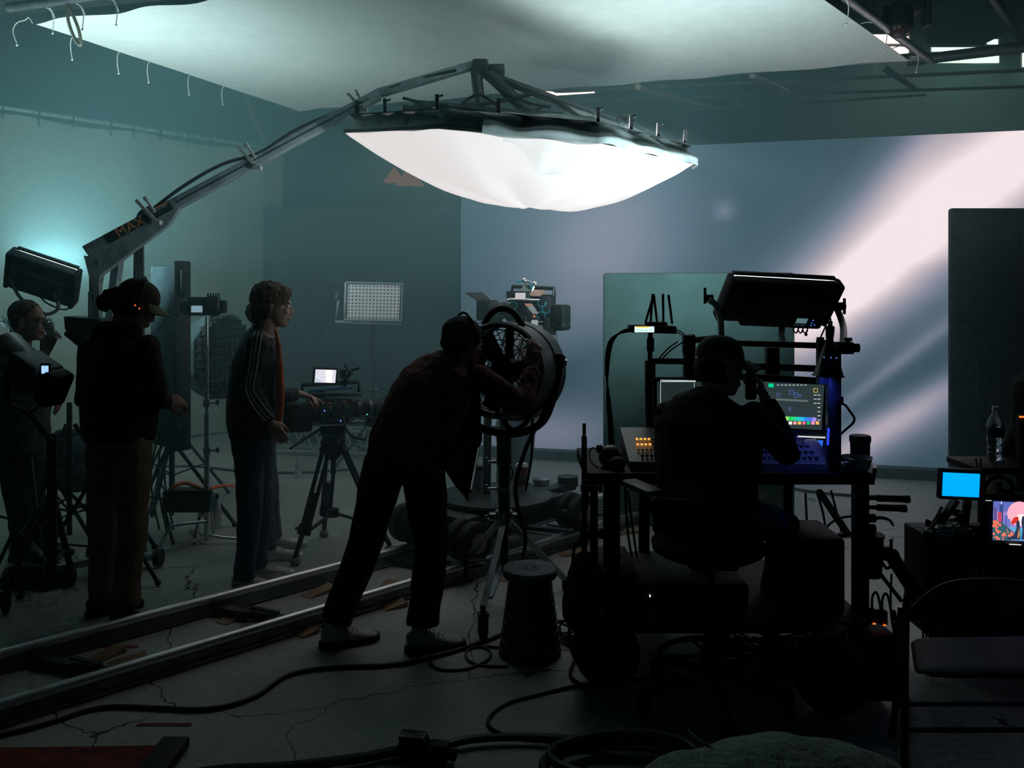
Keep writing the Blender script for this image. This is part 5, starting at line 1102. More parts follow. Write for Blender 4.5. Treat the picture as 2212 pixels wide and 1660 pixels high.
# overhead frame of the cart
MASTB = mat('black_mast', (.02,.022,.024), .4, .4)
post('mast', 1800, 742, 1022, 4.05, .058, MASTB, t, .05); post('mast', 1488, 722, 1022, 4.45, .055, MASTB, t); post('mast', 1404, 778, 1022, 4.5, .05, MASTB, t)
obj('cross_bar', MB().bar(P(1400,780,4.5), P(1492,781,4.45), .03, .03), MASTB, t)
obj('cross_bar', MB().bar(P(1590,742,4.2), P(1775,747,4.1), .026, .026), MASTB, t); obj('cross_bar', MB().bar(P(1490,786,4.4), P(1770,797,4.1), .026, .03), MASTB, t)
obj('bracket', MB().box(P(1668,780,4.2), (.06,.05,.13), bev=.006), BLK, t); obj('bracket', MB().box(P(1488,745,4.4), (.06,.06,.10), bev=.01).cyl(P(1502,735,4.38), P(1535,732,4.38), .016), BLK, t)
post('mast', 1776, 735, 830, 4.06, .045, MASTB, t)
obj('clamp', MB().box(P(1822,752,4.0), (.085,.05,.055), bev=.008).cyl(P(1832,745,4.0), P(1832,731,4.0), .009).cyl(P(1832,737,4.0), P(1832,730,4.0), .018).cyl(P(1840,752,4.0), P(1855,752,4.0), .02), BLK, t)
obj('clamp', MB().cyl(P(1772,742,4.0), P(1772,729,4.0), .017).box(P(1775,745,4.0), (.04,.04,.03), bev=.006), BLK, t)
# wireless router with antennas on its own stem
c = P(1408,711,4.3); t2 = thing('wireless_router', 'small router with upright antennas and a bright status screen', 'router', c)
obj('case', MB().box(c, (.225,.12,.038), (V((.99,0,-.03)),V((0,1,0)),V((.03,0,.99))), .006).box(c+V((.02,0,.026)), (.10,.08,.018), bev=.004), BLK, t2)
obj('screen', MB().box(P(1392,712,4.235), (.094,.004,.028)), mat('router_screen', (.7,.75,.8), .3, emit=(.62,.72,.78), es=1.0), t2)
obj('screen_bar', MB().box(P(1388,707,4.232), (.066,.003,.006)), mat('yellow_screen', (.8,.6,.1), .3, emit=(.9,.65,.08), es=1.0), t2)
for k in range(4): obj('screen_tile', MB().box(P(1378+9*k,714,4.231), (.014,.002,.004)), mat('green_screen', (.2,.7,.2), .3, emit=(.15,.6,.25), es=1.0), t2)
for (x0,y0,x1,y1) in ((1405,700,1410,635),(1420,700,1412,636),(1394,698,1410,645),(1433,698,1432,635),(1452,700,1444,637)):
    obj('antenna', MB().tube([P(x0,y0,4.3), P(x1,y1,4.3)], [.0055,.0065], 8), BLK, t2)
obj('stem', MB().tube([P(1405,720,4.34), P(1404,780,4.45)], .012, 8).box(P(1405,745,4.38), (.035,.03,.07), bev=.006), BLK, t2)
for k in range(4): obj('cable', MB().tube([P(1362,710+2*k,4.3), P(1340-3*k,718+2*k,4.3), P(1322-3*k,745,4.3), P(1313-2*k+1,800,4.3), P(1311+2*k,860,4.35), P(1315+3*k,930,4.4), P(1318+3*k,1018,4.4)], .0042, 6, smooth=5), CABL, t2)
for k in range(2): obj('cable', MB().tube([P(1455,712+3*k,4.3), P(1470,716+6*k,4.3), P(1482,726+5*k,4.35)], .003, 5, smooth=4), CABL, t2)
for k in range(2): obj('cable', MB().tube([P(1478-14*k,738,4.35), P(1450-10*k,756,4.35), P(1428-6*k,778,4.35)], .004, 6, smooth=4), CABL, t2)
# soft panel above the desk
c = RIGHTPAN; t3 = thing('soft_light_panel', 'large soft light panel above the lighting desk, seen from its dark underside', 'light panel', c)
ux, uy, n = led_panel(t3, c, (.955,.20,-.045), (.02,.80,.60), .60, .27, .07, PGLOW, SHELL)
if uy.z < 0: uyd = uy
else: uyd = -uy
obj('ballast', MB().box(c-n*.062+ux*.02+uyd*.02, (.48,.20,.05), (ux,uyd,n), .014), SHELL, t3)
pc_ = c-n*.092+ux*.15+uyd*.065
cp_ = obj('control_panel', MB().box(pc_, (.17,.085,.012), (ux,uyd,n), .003), BLK, t3)
obj('screen', MB().box(pc_-n*.008-ux*.035-uyd*.012, (.062,.032,.003), (ux,uyd,n)), mat('control_screen', (.1,.2,.25), .3, emit=(.12,.22,.24), es=.6), cp_)
for i in range(5): obj('button', MB().box(pc_-n*.008+ux*(-.065+.016*i)+uyd*.018, (.007,.003,.003), (ux,uyd,n)), mat('pale_button', (.3,.35,.4), .3, emit=(.2,.3,.4), es=.4), cp_)
for (a_, b_) in ((.03,-.02),(.03,.0),(.03,.016),(.05,.012)): obj('blue_button', MB().sph(pc_-n*.009+ux*a_+uyd*b_, .0025, n=5), BLED, cp_)
obj('label_strip', MB().box(c-n*.089-ux*.06+uyd*.02, (.07,.18,.003), (ux,uyd,n)), mat('dim_label', (.06,.06,.05), .6), t3)
pl, pr = P(1532,648,4.62), P(1812,662,4.85)
obj('yoke', MB().tube([pl, P(1548,662,4.62), P(1556,690,4.62), P(1558,735,4.6)], .017, 10, smooth=5), mat('light_grey_metal', (.4,.43,.44), .4, .6), t3)
obj('yoke', MB().tube([P(1795,655,4.8), P(1808,668,4.75), P(1820,700,4.6), P(1822,725,4.3), P(1820,748,4.05)], .017, 10, smooth=5), mat('dark_yoke', (.10,.11,.11), .4, .6), t3)
obj('yoke_base', MB().tube([P(1558,735,4.6), P(1600,742,4.5), P(1760,747,4.1)], .014, 8), BLKM, t3)
for (x, y) in ((1530,645), (1815,662)): obj('tilt_lock', MB().cyl(P(x-6,y,4.65), P(x+10,y,4.65), .022).box(P(x+(-7 if x<1600 else 9),y-(6 if x<1600 else 0),4.62), (.014,.014,.085), bev=.004), BLK, t3)
for k, x in enumerate((1718,1728,1738)): obj('hook', MB().tube([P(x,703,4.7), P(x-4,713,4.7), P(x+2,720,4.7), P(x+7,710,4.7)], .004, 6, smooth=4), BLK, t3)
obj('cable', MB().tube([P(1740,703,4.7), P(1745,712,4.7), P(1741,722,4.7)], .003, 5, smooth=3).sph(P(1741,723,4.7), .009, n=6), BLK, t3)
obj('cable_bundle', MB().tube([P(1690,705,4.6), P(1688,722,4.5), P(1692,745,4.3)], .016, 8, smooth=4), CABL, t3)
# cone work lamp
c = P(1789,812,3.94); t4 = thing('work_lamp', 'black cone shaded work lamp clipped to the mast over the desk', 'lamp', c)
tl = V((.04,0,1)).normalized()
obj('shade', MB().lathe(c, [(.068,0),(.064,.006),(.030,.120),(.024,.140),(.020,.140),(.026,.118),(.058,.008),(.066,.0)], tl, 32, caps=False), mat('shade_black', (.03,.034,.035), .35, .3), t4)
obj('shade_rim', MB().tube([c+V((.068*math.cos(a),.068*math.sin(a),-.003*math.cos(a))) for a in (2*PI*i/40 for i in range(41))], .003, 6), BLKM, t4)
obj('handle', MB().lathe(c+tl*.135, [(.022,0),(.016,.03),(.019,.055),(.020,.085),(.010,.09),(.010,.11),(.0,.112)], tl, 20), BLK, t4)
obj('cord', MB().tube([P(1794,700,3.94), P(1794,689,3.94), P(1789,690,3.94), P(1782,708,3.96), P(1770,735,4.0)], .004, 6, smooth=5), CABL, t4)
for x in (1780,1795,1807): obj('blue_dot', MB().sph(P(x,772+(x-1780)*.06,3.86+.0005*(x-1780)), .0024, n=5), BLED, t4)
obj('bulb', MB().sph(c+tl*.05, .022, n=8), mat('blue_bulb', (.1,.15,1), .4, emit=(.05,.10,1), es=6), t4)
area('work_lamp_bulb', c+V((0,0,.012)), c+V((-.1,.7,-.8)), .05, .05, .30, (.05,.10,1), 85)
# screens
t5 = thing('monitor', 'black monitor at the left of the desk, thin pale line round a dark page', 'monitor', P(1465,1000,4.4))
obj('monitor_body', MB().box(P(1468,905,4.42), (.27,.03,.42), bev=.006), BLK, t5)
obj('screen', MB().box(P(1470,905,4.395), (.235,.004,.37)), mat('near_black_screen', (.01,.012,.012), .8, emit=(.012,.02,.02), es=1.0), t5)
LN = mat('pale_screen_line', (.7,.75,.75), .3, emit=(.45,.52,.52), es=1.0)
obj('window_line', MB().tube([P(1426,960,4.388), P(1427,821,4.388), P(1500,823,4.388), P(1500,838,4.388)], .0014, 5), LN, t5)
obj('title_bar', MB().box(P(1466,824,4.388), (.17,.002,.006)), LN, t5)
t6 = thing('monitor', 'wide monitor with a colourful control page, right of the seated person', 'monitor', P(1690,1000,4.3))
ex6 = V((.995,.05,-.06)).normalized(); ez6 = V((.06,0,1)).normalized(); ey6 = V((0,1,0)); O6 = P(1660,826,4.28)
obj('monitor_body', MB().box(P(1690,880,4.31), (.56,.03,.31), (ex6,ey6,ez6), .006), BLK, t6)
def scr(nm, x0, y0, x1, y1, m, dd=0.0): 
    c_ = P((x0+x1)/2,(y0+y1)/2,4.285-dd); obj(nm, MB().box(c_, ((x1-x0)/F*4.28,.002,(y1-y0)/F*4.28), (ex6,ey6,ez6)), m, t6, smooth=False)
def em(nm, c, s=1.0): return mat(nm, tuple(k*.15 for k in c), .7, emit=c, es=s, var=.02, spec=.1)
scr('screen', 1566, 826, 1780, 924, em('charcoal_screen', (.022,.034,.036)))
scr('page_divider', 1676, 863, 1746, 867, em('grey_screen', (.10,.12,.12)), .002)
scr('green_cell', 1660, 829, 1671, 837, em('green_cell', (.0,.55,.24)), .003)
scr('blue_cell', 1573, 856, 1583, 861, em('blue_cell', (.02,.17,.75)), .003)
cols = [(.85,.75,.05),(.30,.62,.10),(.02,.55,.10),(.02,.55,.20),(.02,.50,.45),(.02,.40,.70),(.02,.22,.70),(.08,.15,.60),(.30,.22,.65)]
for i, cc_ in enumerate(cols): scr('colour_swatch', 1686+8.6*i, 900+.3*i, 1694.6+8.6*i, 908.5+.3*i, em('swatch_%s' % 'abcdefghi'[i], cc_), .003)
for i, cc_ in enumerate([(.7,.7,.6),(.8,.3,.3),(.85,.42,.1),(.7,.12,.2),(.02,.45,.15),(.8,.25,.4),(.85,.42,.1)]): scr('preset_icon', 1704+9.7*i, 911, 1711+9.7*i, 917.5, em('icon_%s' % 'abcdefg'[i], cc_), .003)
for (x, y, w_, h_) in ((1710,848,9,9),(1720,854,6,11),(1682,853,7,6),(1728,855,4,4),(1706,884,3,8)):
    b = MB(); q4 = [P(x-w_/2,y-h_/2,4.280),P(x+w_/2,y-h_/2,4.280),P(x+w_/2,y+h_/2,4.280),P(x-w_/2,y+h_/2,4.280)]; b.tube(q4+[q4[0]], .0012, 4); obj('blue_frame', b, em('frame_blue', (.08,.14,.45)), t6)
q4 = [P(1758,840,4.28),P(1766,840,4.28),P(1766,848,4.28),P(1758,848,4.28)]; obj('yellow_frame', MB().tube(q4+[q4[0]], .0014, 4), em('frame_yellow', (.7,.5,.08)), t6)
for i in range(7):
    for x in (1769, 1761): 
        if x == 1761 and i > 2: continue
        scr('key_label', x-3, 853+9*i, x+3, 854.6+9*i, LN, .003)
for i in range(8): scr('menu_word', 1678+8.5*i, 831.5, 1683+8.5*i, 833, LN, .003)
for i in range(5):
    for j in range(3): scr('button_cell', 1611+8*j, 862+9.5*i, 1617+8*j, 863.5+9.5*i, LN, .003)
scr('orange_cell', 1610, 854, 1618, 860, em('orange_cell', (.85,.40,.10)), .003); scr('orange_cell', 1619, 862, 1627, 869, em('orange_cell', (.85,.40,.10)), .003); scr('white_cell', 1627, 871, 1634, 877, em('white_cell', (.6,.75,.75)), .003)
# console
tc_ = thing('lighting_desk', 'lighting console with orange lit faders at its left and blue lit keys at its right', 'console', P(1575,1020,4.2))
z0 = zs+.002
def cz(x, v): X0 = P(x,1000,4.1).x; return V((X0, 4.06+.36*v, z0+.035+.10*v))
obj('console_body', MB().ring([[V((P(x,0,4.1).x,4.04,z0)),V((P(x,0,4.1).x,4.45,z0)),V((P(x,0,4.1).x,4.45,z0+.14)),V((P(x,0,4.1).x,4.42,z0+.142)),V((P(x,0,4.1).x,4.05,z0+.032)),V((P(x,0,4.1).x,4.04,z0+.02))] for x in (1358,1795)]), mat('console_grey', (.10,.11,.11), .45), tc_, smooth=False)
obj('front_edge', MB().bar(P(1360,1005,4.035), P(1795,1011,4.035), .012, .034), mat('pale_wrist_edge', (.20,.21,.20), .5), tc_)
OG = em('orange_glow', (.95,.35,.05), 1.3)
for i in range(5):
    for j in range(3):
        p = cz(1384+9*i+2*j, .30+.16*j)+V((0,0,.012)); obj('lit_key', MB().box(p, (.010,.018,.006)), OG if j > 0 and i < 4 else BLK, tc_)
for i in range(5): obj('fader', MB().box(cz(1388+10*i,.12)+V((0,0,.014)), (.012,.02,.012)), BLK, tc_)
for i in range(10):
    for j in range(5):
        obj('key', MB().box(cz(1650+12.5*i,.10+.17*j)+V((0,0,.010)), (.017,.022,.008), None, .002), mat('key_grey', (.06,.065,.08), .5), tc_)
obj('jog_wheel', MB().tube([cz(1745,.55)+V((.035*math.cos(a),.025*math.sin(a),.02+.006*math.sin(a))) for a in (2*PI*i/30 for i in range(31))], .003, 6), MATS['chrome'], tc_)
obj('lit_display', MB().prism([P(1722,950,4.30),P(1778,952,4.30),P(1774,975,4.28),P(1722,974,4.28)], (0,.008,0)), em('deep_blue_display', (.03,.07,.16)), tc_)
obj('display_glow', MB().prism([P(1762,952,4.296),P(1778,952,4.296),P(1774,975,4.276),P(1757,975,4.276)], (0,-.002,0)), em('bright_blue_display', (.02,.12,.60)), tc_)
obj('display_frame', MB().prism([P(1715,946,4.315),P(1786,948,4.315),P(1782,980,4.29),P(1715,979,4.29)], (0,.012,0)), mat('blue_lit_frame', (.05,.06,.12), .4), tc_)
obj('top_light_bar', MB().bar(P(1723,943,4.30), P(1785,946,4.30), .010, .006), em('white_bar', (.55,.56,.58)), tc_)
obj('blue_strip', MB().bar(P(1790,925,4.03), P(1788,962,4.03), .014, .006), em('blue_strip', (.02,.05,.62)), tc_)
obj('display_dot', MB().sph(P(1737,964,4.27), .007, n=6).sph(P(1736,970,4.27), .007, n=6), LN, tc_)
# upright handset at the left of the desk, amber glow put into its material
tag(obj('desk_phone', MB().box(P(1415,960,4.4), (.05,.03,.12), bev=.01).box(P(1414,935,4.38), (.02,.005,.03)), mat('amber_dim', (.12,.05,.02), .6, emit=(.5,.17,.04), es=.06)), 'upright handset with a dim amber glow of its own at the left of the desk', 'phone')
dm = P(1318,992,4.12); dm.z = zs+.056
dt = thing('dome_lamp', 'small round dome lamp with a cable at the left end of the cart shelf', 'lamp', dm)
obj('dome', MB().sph(dm, (.055,.055,.055), n=12), mat('dark_dome', (.035,.038,.04), .35), dt); obj('cable', MB().tube([P(1290,972,4.15), P(1280,968,4.15), P(1273,980,4.15), P(1278,1000,4.1), P(1292,1010,4.1)], .0035, 6, smooth=5), CABL, dt); obj('clip', MB().box(P(1295,970,4.15), (.03,.03,.035), bev=.006), BLK, dt)
b2 = P(1333,1010,4.05); b2.z = zs+.036; tag(obj('clay_ball', MB().sph(b2, (.04,.036,.034), n=10), mat('brown_leather', (.07,.045,.03), .7)), 'small brown rounded pouch beside the dome lamp', 'pouch')
# plug, cable and snacks on the right end
pt = tag(obj('power_plug', MB().box(P(1812,866,3.99), (.035,.03,.04), bev=.005).tube([P(1816,872,3.99), P(1826,876,3.99), P(1835,888,3.99), P(1845,903,3.99), P(1842,915,3.99), P(1825,930,3.99), P(1806,948,3.99)], .0055, 7, smooth=5), BLK), 'black plug with a looping cable on the mast by the work lamp', 'plug')
g = P(1858,1010,4.25); g.z = zs; tag(obj('black_canister', MB().lathe(g, [(.042,0),(.044,.01),(.046,.10),(.050,.105),(.050,.13),(.044,.135),(0,.135)], (0,0,1), 20), mat('soft_black', (.03,.032,.032), .6)), 'squat black canister at the right end of the cart shelf', 'canister')
CLR = mat('clear_plastic', (.5,.6,.6), .1, trans=.5)
g = P(1850,1018,4.10); g.z = zs; tag(obj('plastic_tub', MB().lathe(g, [(.05,.002),(.062,.02),(.070,.055),(.074,.058),(.070,.060),(.060,.022),(.048,.006)], (0,0,1), 28), CLR), 'clear plastic tub before the black canister on the shelf', 'tub')
g = P(1815,1035,4.03); g.z = zs; tag(obj('plastic_cup', MB().lathe(g, [(.030,0),(.006,.006),(.006,.02),(.036,.045),(.038,.05),(.034,.046)], (0,0,1), 24), CLR), 'low clear plastic cup beside the tub at the shelf corner', 'cup')
tag(obj('paper_wrapper', MB().prism([P(1822,1040,4.0),P(1858,1012,4.02),P(1872,1030,4.02),P(1868,1043,4.0)], (0,.03,.0)), mat('grey_paper', (.10,.11,.12), .8)), 'folded grey paper lying in front of the plastic tub', 'paper')
# bags, bins and boxes hung on or standing in the cart
b = MB(); b.sph(P(1262,1265,3.86), (.075,.09,.15)).sph(P(1255,1310,3.86), (.085,.10,.12)).box(P(1268,1225,3.86), (.08,.10,.12), bev=.03)
tag(obj('backpack', fused(b, .012, 4, .006, .06), FAB), 'black backpack hanging at the left side of the cart', 'backpack')
tag(obj('hanging_strap', MB().tube([P(1245,1170,3.9), P(1238,1200,3.9), P(1236,1260,3.88), P(1232,1330,3.86), P(1230,1380,3.85), P(1240,1420,3.8), P(1258,1440,3.8)], .007, 6, smooth=4), CABL), 'black strap looping down beside the left tyre of the cart', 'strap')
for nm, x0, x1, y0, y1, d0, d1, lab in (('equipment_case', 1385, 1620, 1262, 1340, 3.98, 4.5, 'wide black case on the lower deck under the desk'), ('battery_box', 1300, 1380, 1240, 1342, 3.95, 4.4, 'upright black box on the lower deck at the left'), ('plastic_bin', 1715, 1828, 1165, 1335, 3.95, 4.3, 'tall black bin on the lower deck at the right')):
    a, b_ = P(x0,y0,d0), P(x1,y1,d0); o = tag(obj(nm, MB().box(((a.x+b_.x)/2,(d0+d1)/2,(a.z+b_.z)/2), (b_.x-a.x,d1-d0,a.z-b_.z), None, .02), BLK), lab, 'case' if 'bin' not in nm else 'bin')
tag(obj('status_light', MB().box(P(1404,1288,3.965), (.004,.004,.010)), em('white_led', (.8,.9,1), 2)), 'tiny white status light on the wide black case', 'light')
g = P(1880,1245,3.88); tb = thing('hanging_bucket', 'black bucket hung on the right post of the cart', 'bucket', g)
obj('bucket', MB().lathe(g, [(.0,0),(.048,0),(.056,.17),(.060,.175),(.060,.185),(.054,.185)], (0,0,1), 24), BLK, tb); obj('hook', MB().tube([g+V((-.05,0,.18)), g+V((-.07,0,.20)), g+V((-.06,0,.16))], .005, 6), BLKM, tb)
tb = thing('folded_arm', 'thick black folded tube arm leaning out from the right side of the cart', 'arm', P(1950,1290,3.85))
obj('tube_arm', MB().cyl(P(1925,1200,3.85), P(1985,1292,3.80), .030, .032, 18), BLK, tb); obj('joint', MB().box(P(1910,1195,3.86), (.05,.05,.06), bev=.01).cyl(P(1925,1165,3.86), P(1925,1200,3.86), .007).sph(P(1928,1200,3.85), .03), BLKM, tb)
obj('thin_bar', MB().bar(P(1895,1232,3.9), P(1948,1300,3.85), .022, .012), DGRY, tb); obj('hose', MB().tube([P(1905,1215,3.86), P(1915,1228,3.86), P(1925,1222,3.86), P(1930,1205,3.86)], .007, 7, smooth=4), CABL, tb); obj('cord', MB().tube([P(1926,1240,3.85), P(1924,1290,3.85), P(1925,1330,3.8), P(1930,1360,3.8)], .005, 6, smooth=4).box(P(1930,1330,3.8), (.02,.02,.045), bev=.005), CABL, tb)
for k, (x, y) in enumerate(((1884,1338),(1906,1341))):
    g = P(x, y, 3.75); q_ = thing('power_adapter', 'black adapter with a red light %s' % ('nearer the cart post' if k == 0 else 'further right from the cart post'), 'adapter', g-V((0,0,.06)), 'adapters with red lights')
    obj('block', MB().box(g+V((0,0,.015)), (.034,.04,.06), bev=.006), mat('dim_red_block', (.05,.012,.01), .5), q_); obj('red_light', MB().box(g+V((0,-.022,-.012)), (.012,.003,.004)), RLED, q_)
    obj('cord', MB().tube([g+V((0,0,.04)), g+V((0,0,.09)), g+V((.015,0,.115)), g+V((.03,0,.08)), g+V((.045,0,-.02))], .0055, 6, smooth=4), CABL, q_)
a = P(1892,1395,3.75); tag(obj('power_box', MB().box((a.x,3.8,.17), (.12,.25,.28), bev=.015), BLK), 'black power distribution box on the floor under the red lit adapters', 'box')
g = P(1945,1330,3.85); tag(obj('green_bottle', MB().lathe(V((g.x,3.85,.0)), [(.03,0),(.032,.01),(.032,.28),(.012,.34),(.012,.37)], (0,0,1), 18), mat('teal_bottle', (.03,.10,.09), .2, trans=.3)), 'greenish bottle between the folded arm and the folding chair', 'bottle')
# cables inside the cart and on the floor around it
for i, pts in enumerate([[(1350,1050,4.4),(1356,1150,4.4),(1372,1240,4.4)], [(1356,1060,4.4),(1368,1150,4.4),(1380,1235,4.4)], [(1740,1065,4.5),(1742,1110,4.5),(1745,1155,4.5)], [(1765,1065,4.45),(1778,1110,4.45),(1785,1155,4.45)], [(1795,1060,4.45),(1808,1110,4.45),(1818,1150,4.45)], [(1776,1160,4.3),(1790,1135,4.3),(1815,1120,4.2),(1848,1115,4.1)], [(1262,1000,4.0),(1270,1080,4.0),(1262,1120,4.0),(1250,1180,4.0)], [(1340,1200,4.2),(1360,1225,4.2),(1385,1240,4.2)]]):
    tag(obj('hanging_cable', MB().tube([P(*p) for p in pts], .006, 6, smooth=5), CABL), ['thin cable hanging under the desk shelf, leftmost behind the wide post','thin cable under the desk shelf beside the leftmost one','cable hanging under the shelf nearest the seated person\'s knee','cable hanging under the shelf in the middle of three','cable hanging under the shelf closest to the right post','cable curving up to a plug on the right post','cable running down the spigot pole at the left of the cart','short cable drooping to the box at the left of the lower deck'][i].replace("'s",''), 'cable', 'cables hanging in the cart')
def floor_cable(name, pts, r, m, label, z=None, sm=6, cat='cable'):
    return tag(obj(name, MB().tube([G(x,y,r)+V((0,0,(z or 0))) for x,y in pts], r, 8, smooth=sm), m), label, cat)
def pile(x, y, n, rx, ry, r, label, seed, name='cable_pile'):
    random.seed(seed); g = G(x, y); b = MB()
    for k in range(n):
        ox, oy, ph, sx_, sy_ = random.uniform(-.4,.4)*rx, random.uniform(-.3,.3)*ry, random.uniform(0,6), random.uniform(.5,1), random.uniform(.5,1)
        b.tube([g+V((ox+rx*sx_*math.cos(a+ph), oy+ry*sy_*math.sin(a+ph*.7), r+.010*k*(.6+.4*math.sin(2*a+k)))) for a in (5.4*i/26 for i in range(27))], r, 6)
    return tag(obj(name, b, mat('grey_cable', (.05,.055,.055), .45)), label, 'cables')
pile(1685, 1425, 12, .24, .16, .006, 'loose pile of thin cables on the floor behind the right tyre', 3)
pile(1222, 1385, 9, .12, .09, .006, 'small coil of thin cables on the floor between stool and cart', 5)
pile(1560, 1350, 6, .2, .14, .006, 'tangle of cables under the cart behind the stool post', 9)
# drafting stool
sc0 = V((P(1535,1440,3.70).x, 3.70, 0)); t = thing('drafting_stool', 'tall black office stool with foot ring, armrests and five castors', 'stool', sc0)
obj('seat', MB().lathe(sc0+V((0,.05,.66)), [(.20,-.03),(.235,-.01),(.24,.02),(.22,.045),(0,.05)], (0,0,1), 32), FAB, t)
obj('gas_column', MB().cyl(sc0+V((0,0,.14)), sc0+V((0,0,.42)), .032).cyl(sc0+V((0,0,.40)), sc0+V((0,0,.66)), .018), BLKM, t)
obj('under_seat', MB().box(sc0+V((0,.03,.615)), (.20,.22,.04), bev=.01), BLK, t)
bk = obj('backrest', MB().box(V((P(1520,0,3.60).x,3.585,.83)), (.42,.045,.15), (V((.99,-.1,0)),V((.1,.99,0)),V((0,0,1))), .02), mat('mesh_black', (.015,.016,.017), .9), t)
obj('green_patch', MB().box(P(1478,1060,3.555), (.145,.006,.055)), mat('dark_green_patch', (.02,.045,.008), .9), bk)
obj('back_upright', MB().bar(sc0+V((-.03,-.10,.60)), V((P(1520,0,3.6).x,3.6,.80)), .05, .02), BLK, t)
for s, (px_, py_) in ((-1,(1386,1048)), (1,(1632,1080))):
    p = P(px_,py_,3.72); p.z = .92 if s < 0 else .87
    obj('armrest', MB().box(p, (.085,.24,.03), (V((.94,.34*s*-1,0)).normalized(),V((.34*s,.94,0)).normalized(),V((0,0,1))), .014), mat('soft_grey_pad', (.05,.06,.06), .5), t)
    obj('arm_post', MB().tube([p-V((0,0,.01)), V((p.x*.6+sc0.x*.4,3.72,.72)), sc0+V((.1*s,.02,.62))], .015, 8, smooth=4), BLK, t)
rg = MB()
rg.tube([sc0+V((.215*math.cos(a),.215*math.sin(a),.205)) for a in (2*PI*i/48 for i in range(49))], .013, 8); obj('foot_ring', rg, mat('worn_ring', (.05,.055,.055), .35, .3), t)
obj('ring_hub', MB().cyl(sc0+V((0,0,.19)), sc0+V((0,0,.235)), .045), BLK, t)
for i in range(5): a = 2*PI*i/5+.5; obj('ring_spoke', MB().tube([sc0+V((.04*math.cos(a),.04*math.sin(a),.21)), sc0+V((.21*math.cos(a),.21*math.sin(a),.205))], .007, 6), MATS['worn_ring'], t)
for i in range(5):
    a = 2*PI*i/5+.95; e = sc0+V((.31*math.cos(a),.31*math.sin(a),0))
    obj('base_arm', MB().tube([sc0+V((.02*math.cos(a),.02*math.sin(a),.135)), sc0+V((.17*math.cos(a),.17*math.sin(a),.128)), e+V((0,0,.095))], [.026,.021,.015], 10, smooth=4), BLKM, t)
    caster(t, e, .036, BLK, yaw=a)
# ---------------------------------------------------------------- second cart at the right edge
t = thing('video_cart', 'black video cart with perforated sides at the right edge of the picture', 'cart', V((P(2110,1300,4.2).x,4.2,0)))
x0, x1 = P(2014,0,4.05).x, P(2330,0,4.05).x; zt = P(0,1165,4.05).z
obj('cabinet', MB().box(((x0+x1)/2,4.21,(zt+.14)/2), (x1-x0,.28,zt-.14), bev=.01), BLK, t)
for i in range(6):
    for j in range(2): obj('vent_hole', MB().cyl(P(2050+15*i,1230+14*j,4.068), P(2050+15*i,1230+14*j,4.062), .0065, seg=10), mat('hole_grey', (.20,.20,.20), .6), t)
slab('top_shelf', 2112, 2330, 1012, 4.1, 4.4, .03, BLK, t)
for x in (2120, 2290): post('post', x, 1012, 1180, 4.5, .03, BLKM, t)
for x in (2040, 2290):
    g = V((P(x,0,4.2).x,4.2,.07)); obj('wheel', MB().cyl(g+V((-.025,0,0)), g+V((.025,0,0)), .07, seg=24), RUB, t)
obj('rack_rail', MB().box(P(2032,1340,4.04), (.03,.02,.3)), mat('rail_strip', (.03,.03,.03), .5), t)
for k in range(6): obj('rail_hole', MB().cyl(P(2033,1333+8*k,4.029), P(2033,1333+8*k,4.026), .003, seg=6), MATS['hole_grey'], t)
exb = V((.995,.0,-.045)).normalized(); ezb = V((.045,0,1)).normalized(); eyb = V((0,1,0))
t2 = thing('field_monitor', 'small monitor filled with plain bright blue at the right', 'monitor', P(2075,1078,3.98))
obj('bezel', MB().box(P(2075,1046,3.98), (.205,.035,.140), (exb,eyb,ezb), .008), mat('navy_black', (.008,.009,.03), .4), t2)
obj('screen', MB().box(P(2076,1048,3.96), (.165,.004,.105), (exb,eyb,ezb)), em('bright_blue_screen', (.0,.37,.92), 1.0), t2, smooth=False)
obj('arm', MB().bar(P(2065,1080,4.0), P(2030,1130,4.0), .045, .02).bar(P(2045,1100,4.0), P(1985,1170,3.98), .012, .012).bar(P(2090,1078,4.02), P(2080,1165,4.1), .03, .03), BLKM, t2)
t3 = thing('picture_monitor', 'monitor showing a pink moon over two figures among flowers, at the right edge', 'monitor', P(2190,1185,4.0))
obj('bezel', MB().box(P(2215,1128,4.0), (.40,.03,.245), (exb,eyb,ezb), .006), BLK, t3)
obj('lower_bezel', MB().box(P(2215,1173,3.982), (.385,.006,.018), (exb,eyb,ezb)), mat('grey_bezel', (.09,.09,.08), .5), t3)
def pic(nm, poly, m, dd, par): return obj(nm, MB().prism([P(x,y,3.978-dd) for x,y in poly], (0,-.0006,0)), m, par, smooth=False)
def circ(x, y, r, n=28): return [(x+r*math.cos(2*PI*i/n), y+r*math.sin(2*PI*i/n)) for i in range(n)]
pa = pic('picture', [(2146,1083),(2262,1089),(2258,1172),(2144,1167)], em('dusk_blue', (.10,.13,.42)), 0, t3)
pic('sky_haze', [(2146,1105),(2262,1108),(2262,1150),(2146,1150)], em('violet_haze', (.30,.20,.50)), .0008, pa)
pic('pink_moon', circ(2202,1110,26), em('pink_moon', (.92,.38,.48)), .0016, pa); pic('moon_glow', circ(2206,1124,13), em('pale_pink', (1,.72,.72)), .0022, pa)
for (x, y0, w_, c_) in ((2150,1097,6,(.10,.07,.22)), (2163,1090,8,(.03,.06,.22)), (2160,1107,8,(.55,.05,.08)), (2173,1114,6,(.08,.12,.42)), (2180,1122,5,(.15,.14,.45))):
    pic('tower', [(x-w_/2,y0),(x+w_/2,y0),(x+w_/2,1140),(x-w_/2,1140)], em('tower_%d' % x, c_), .003+.0001*w_, pa)
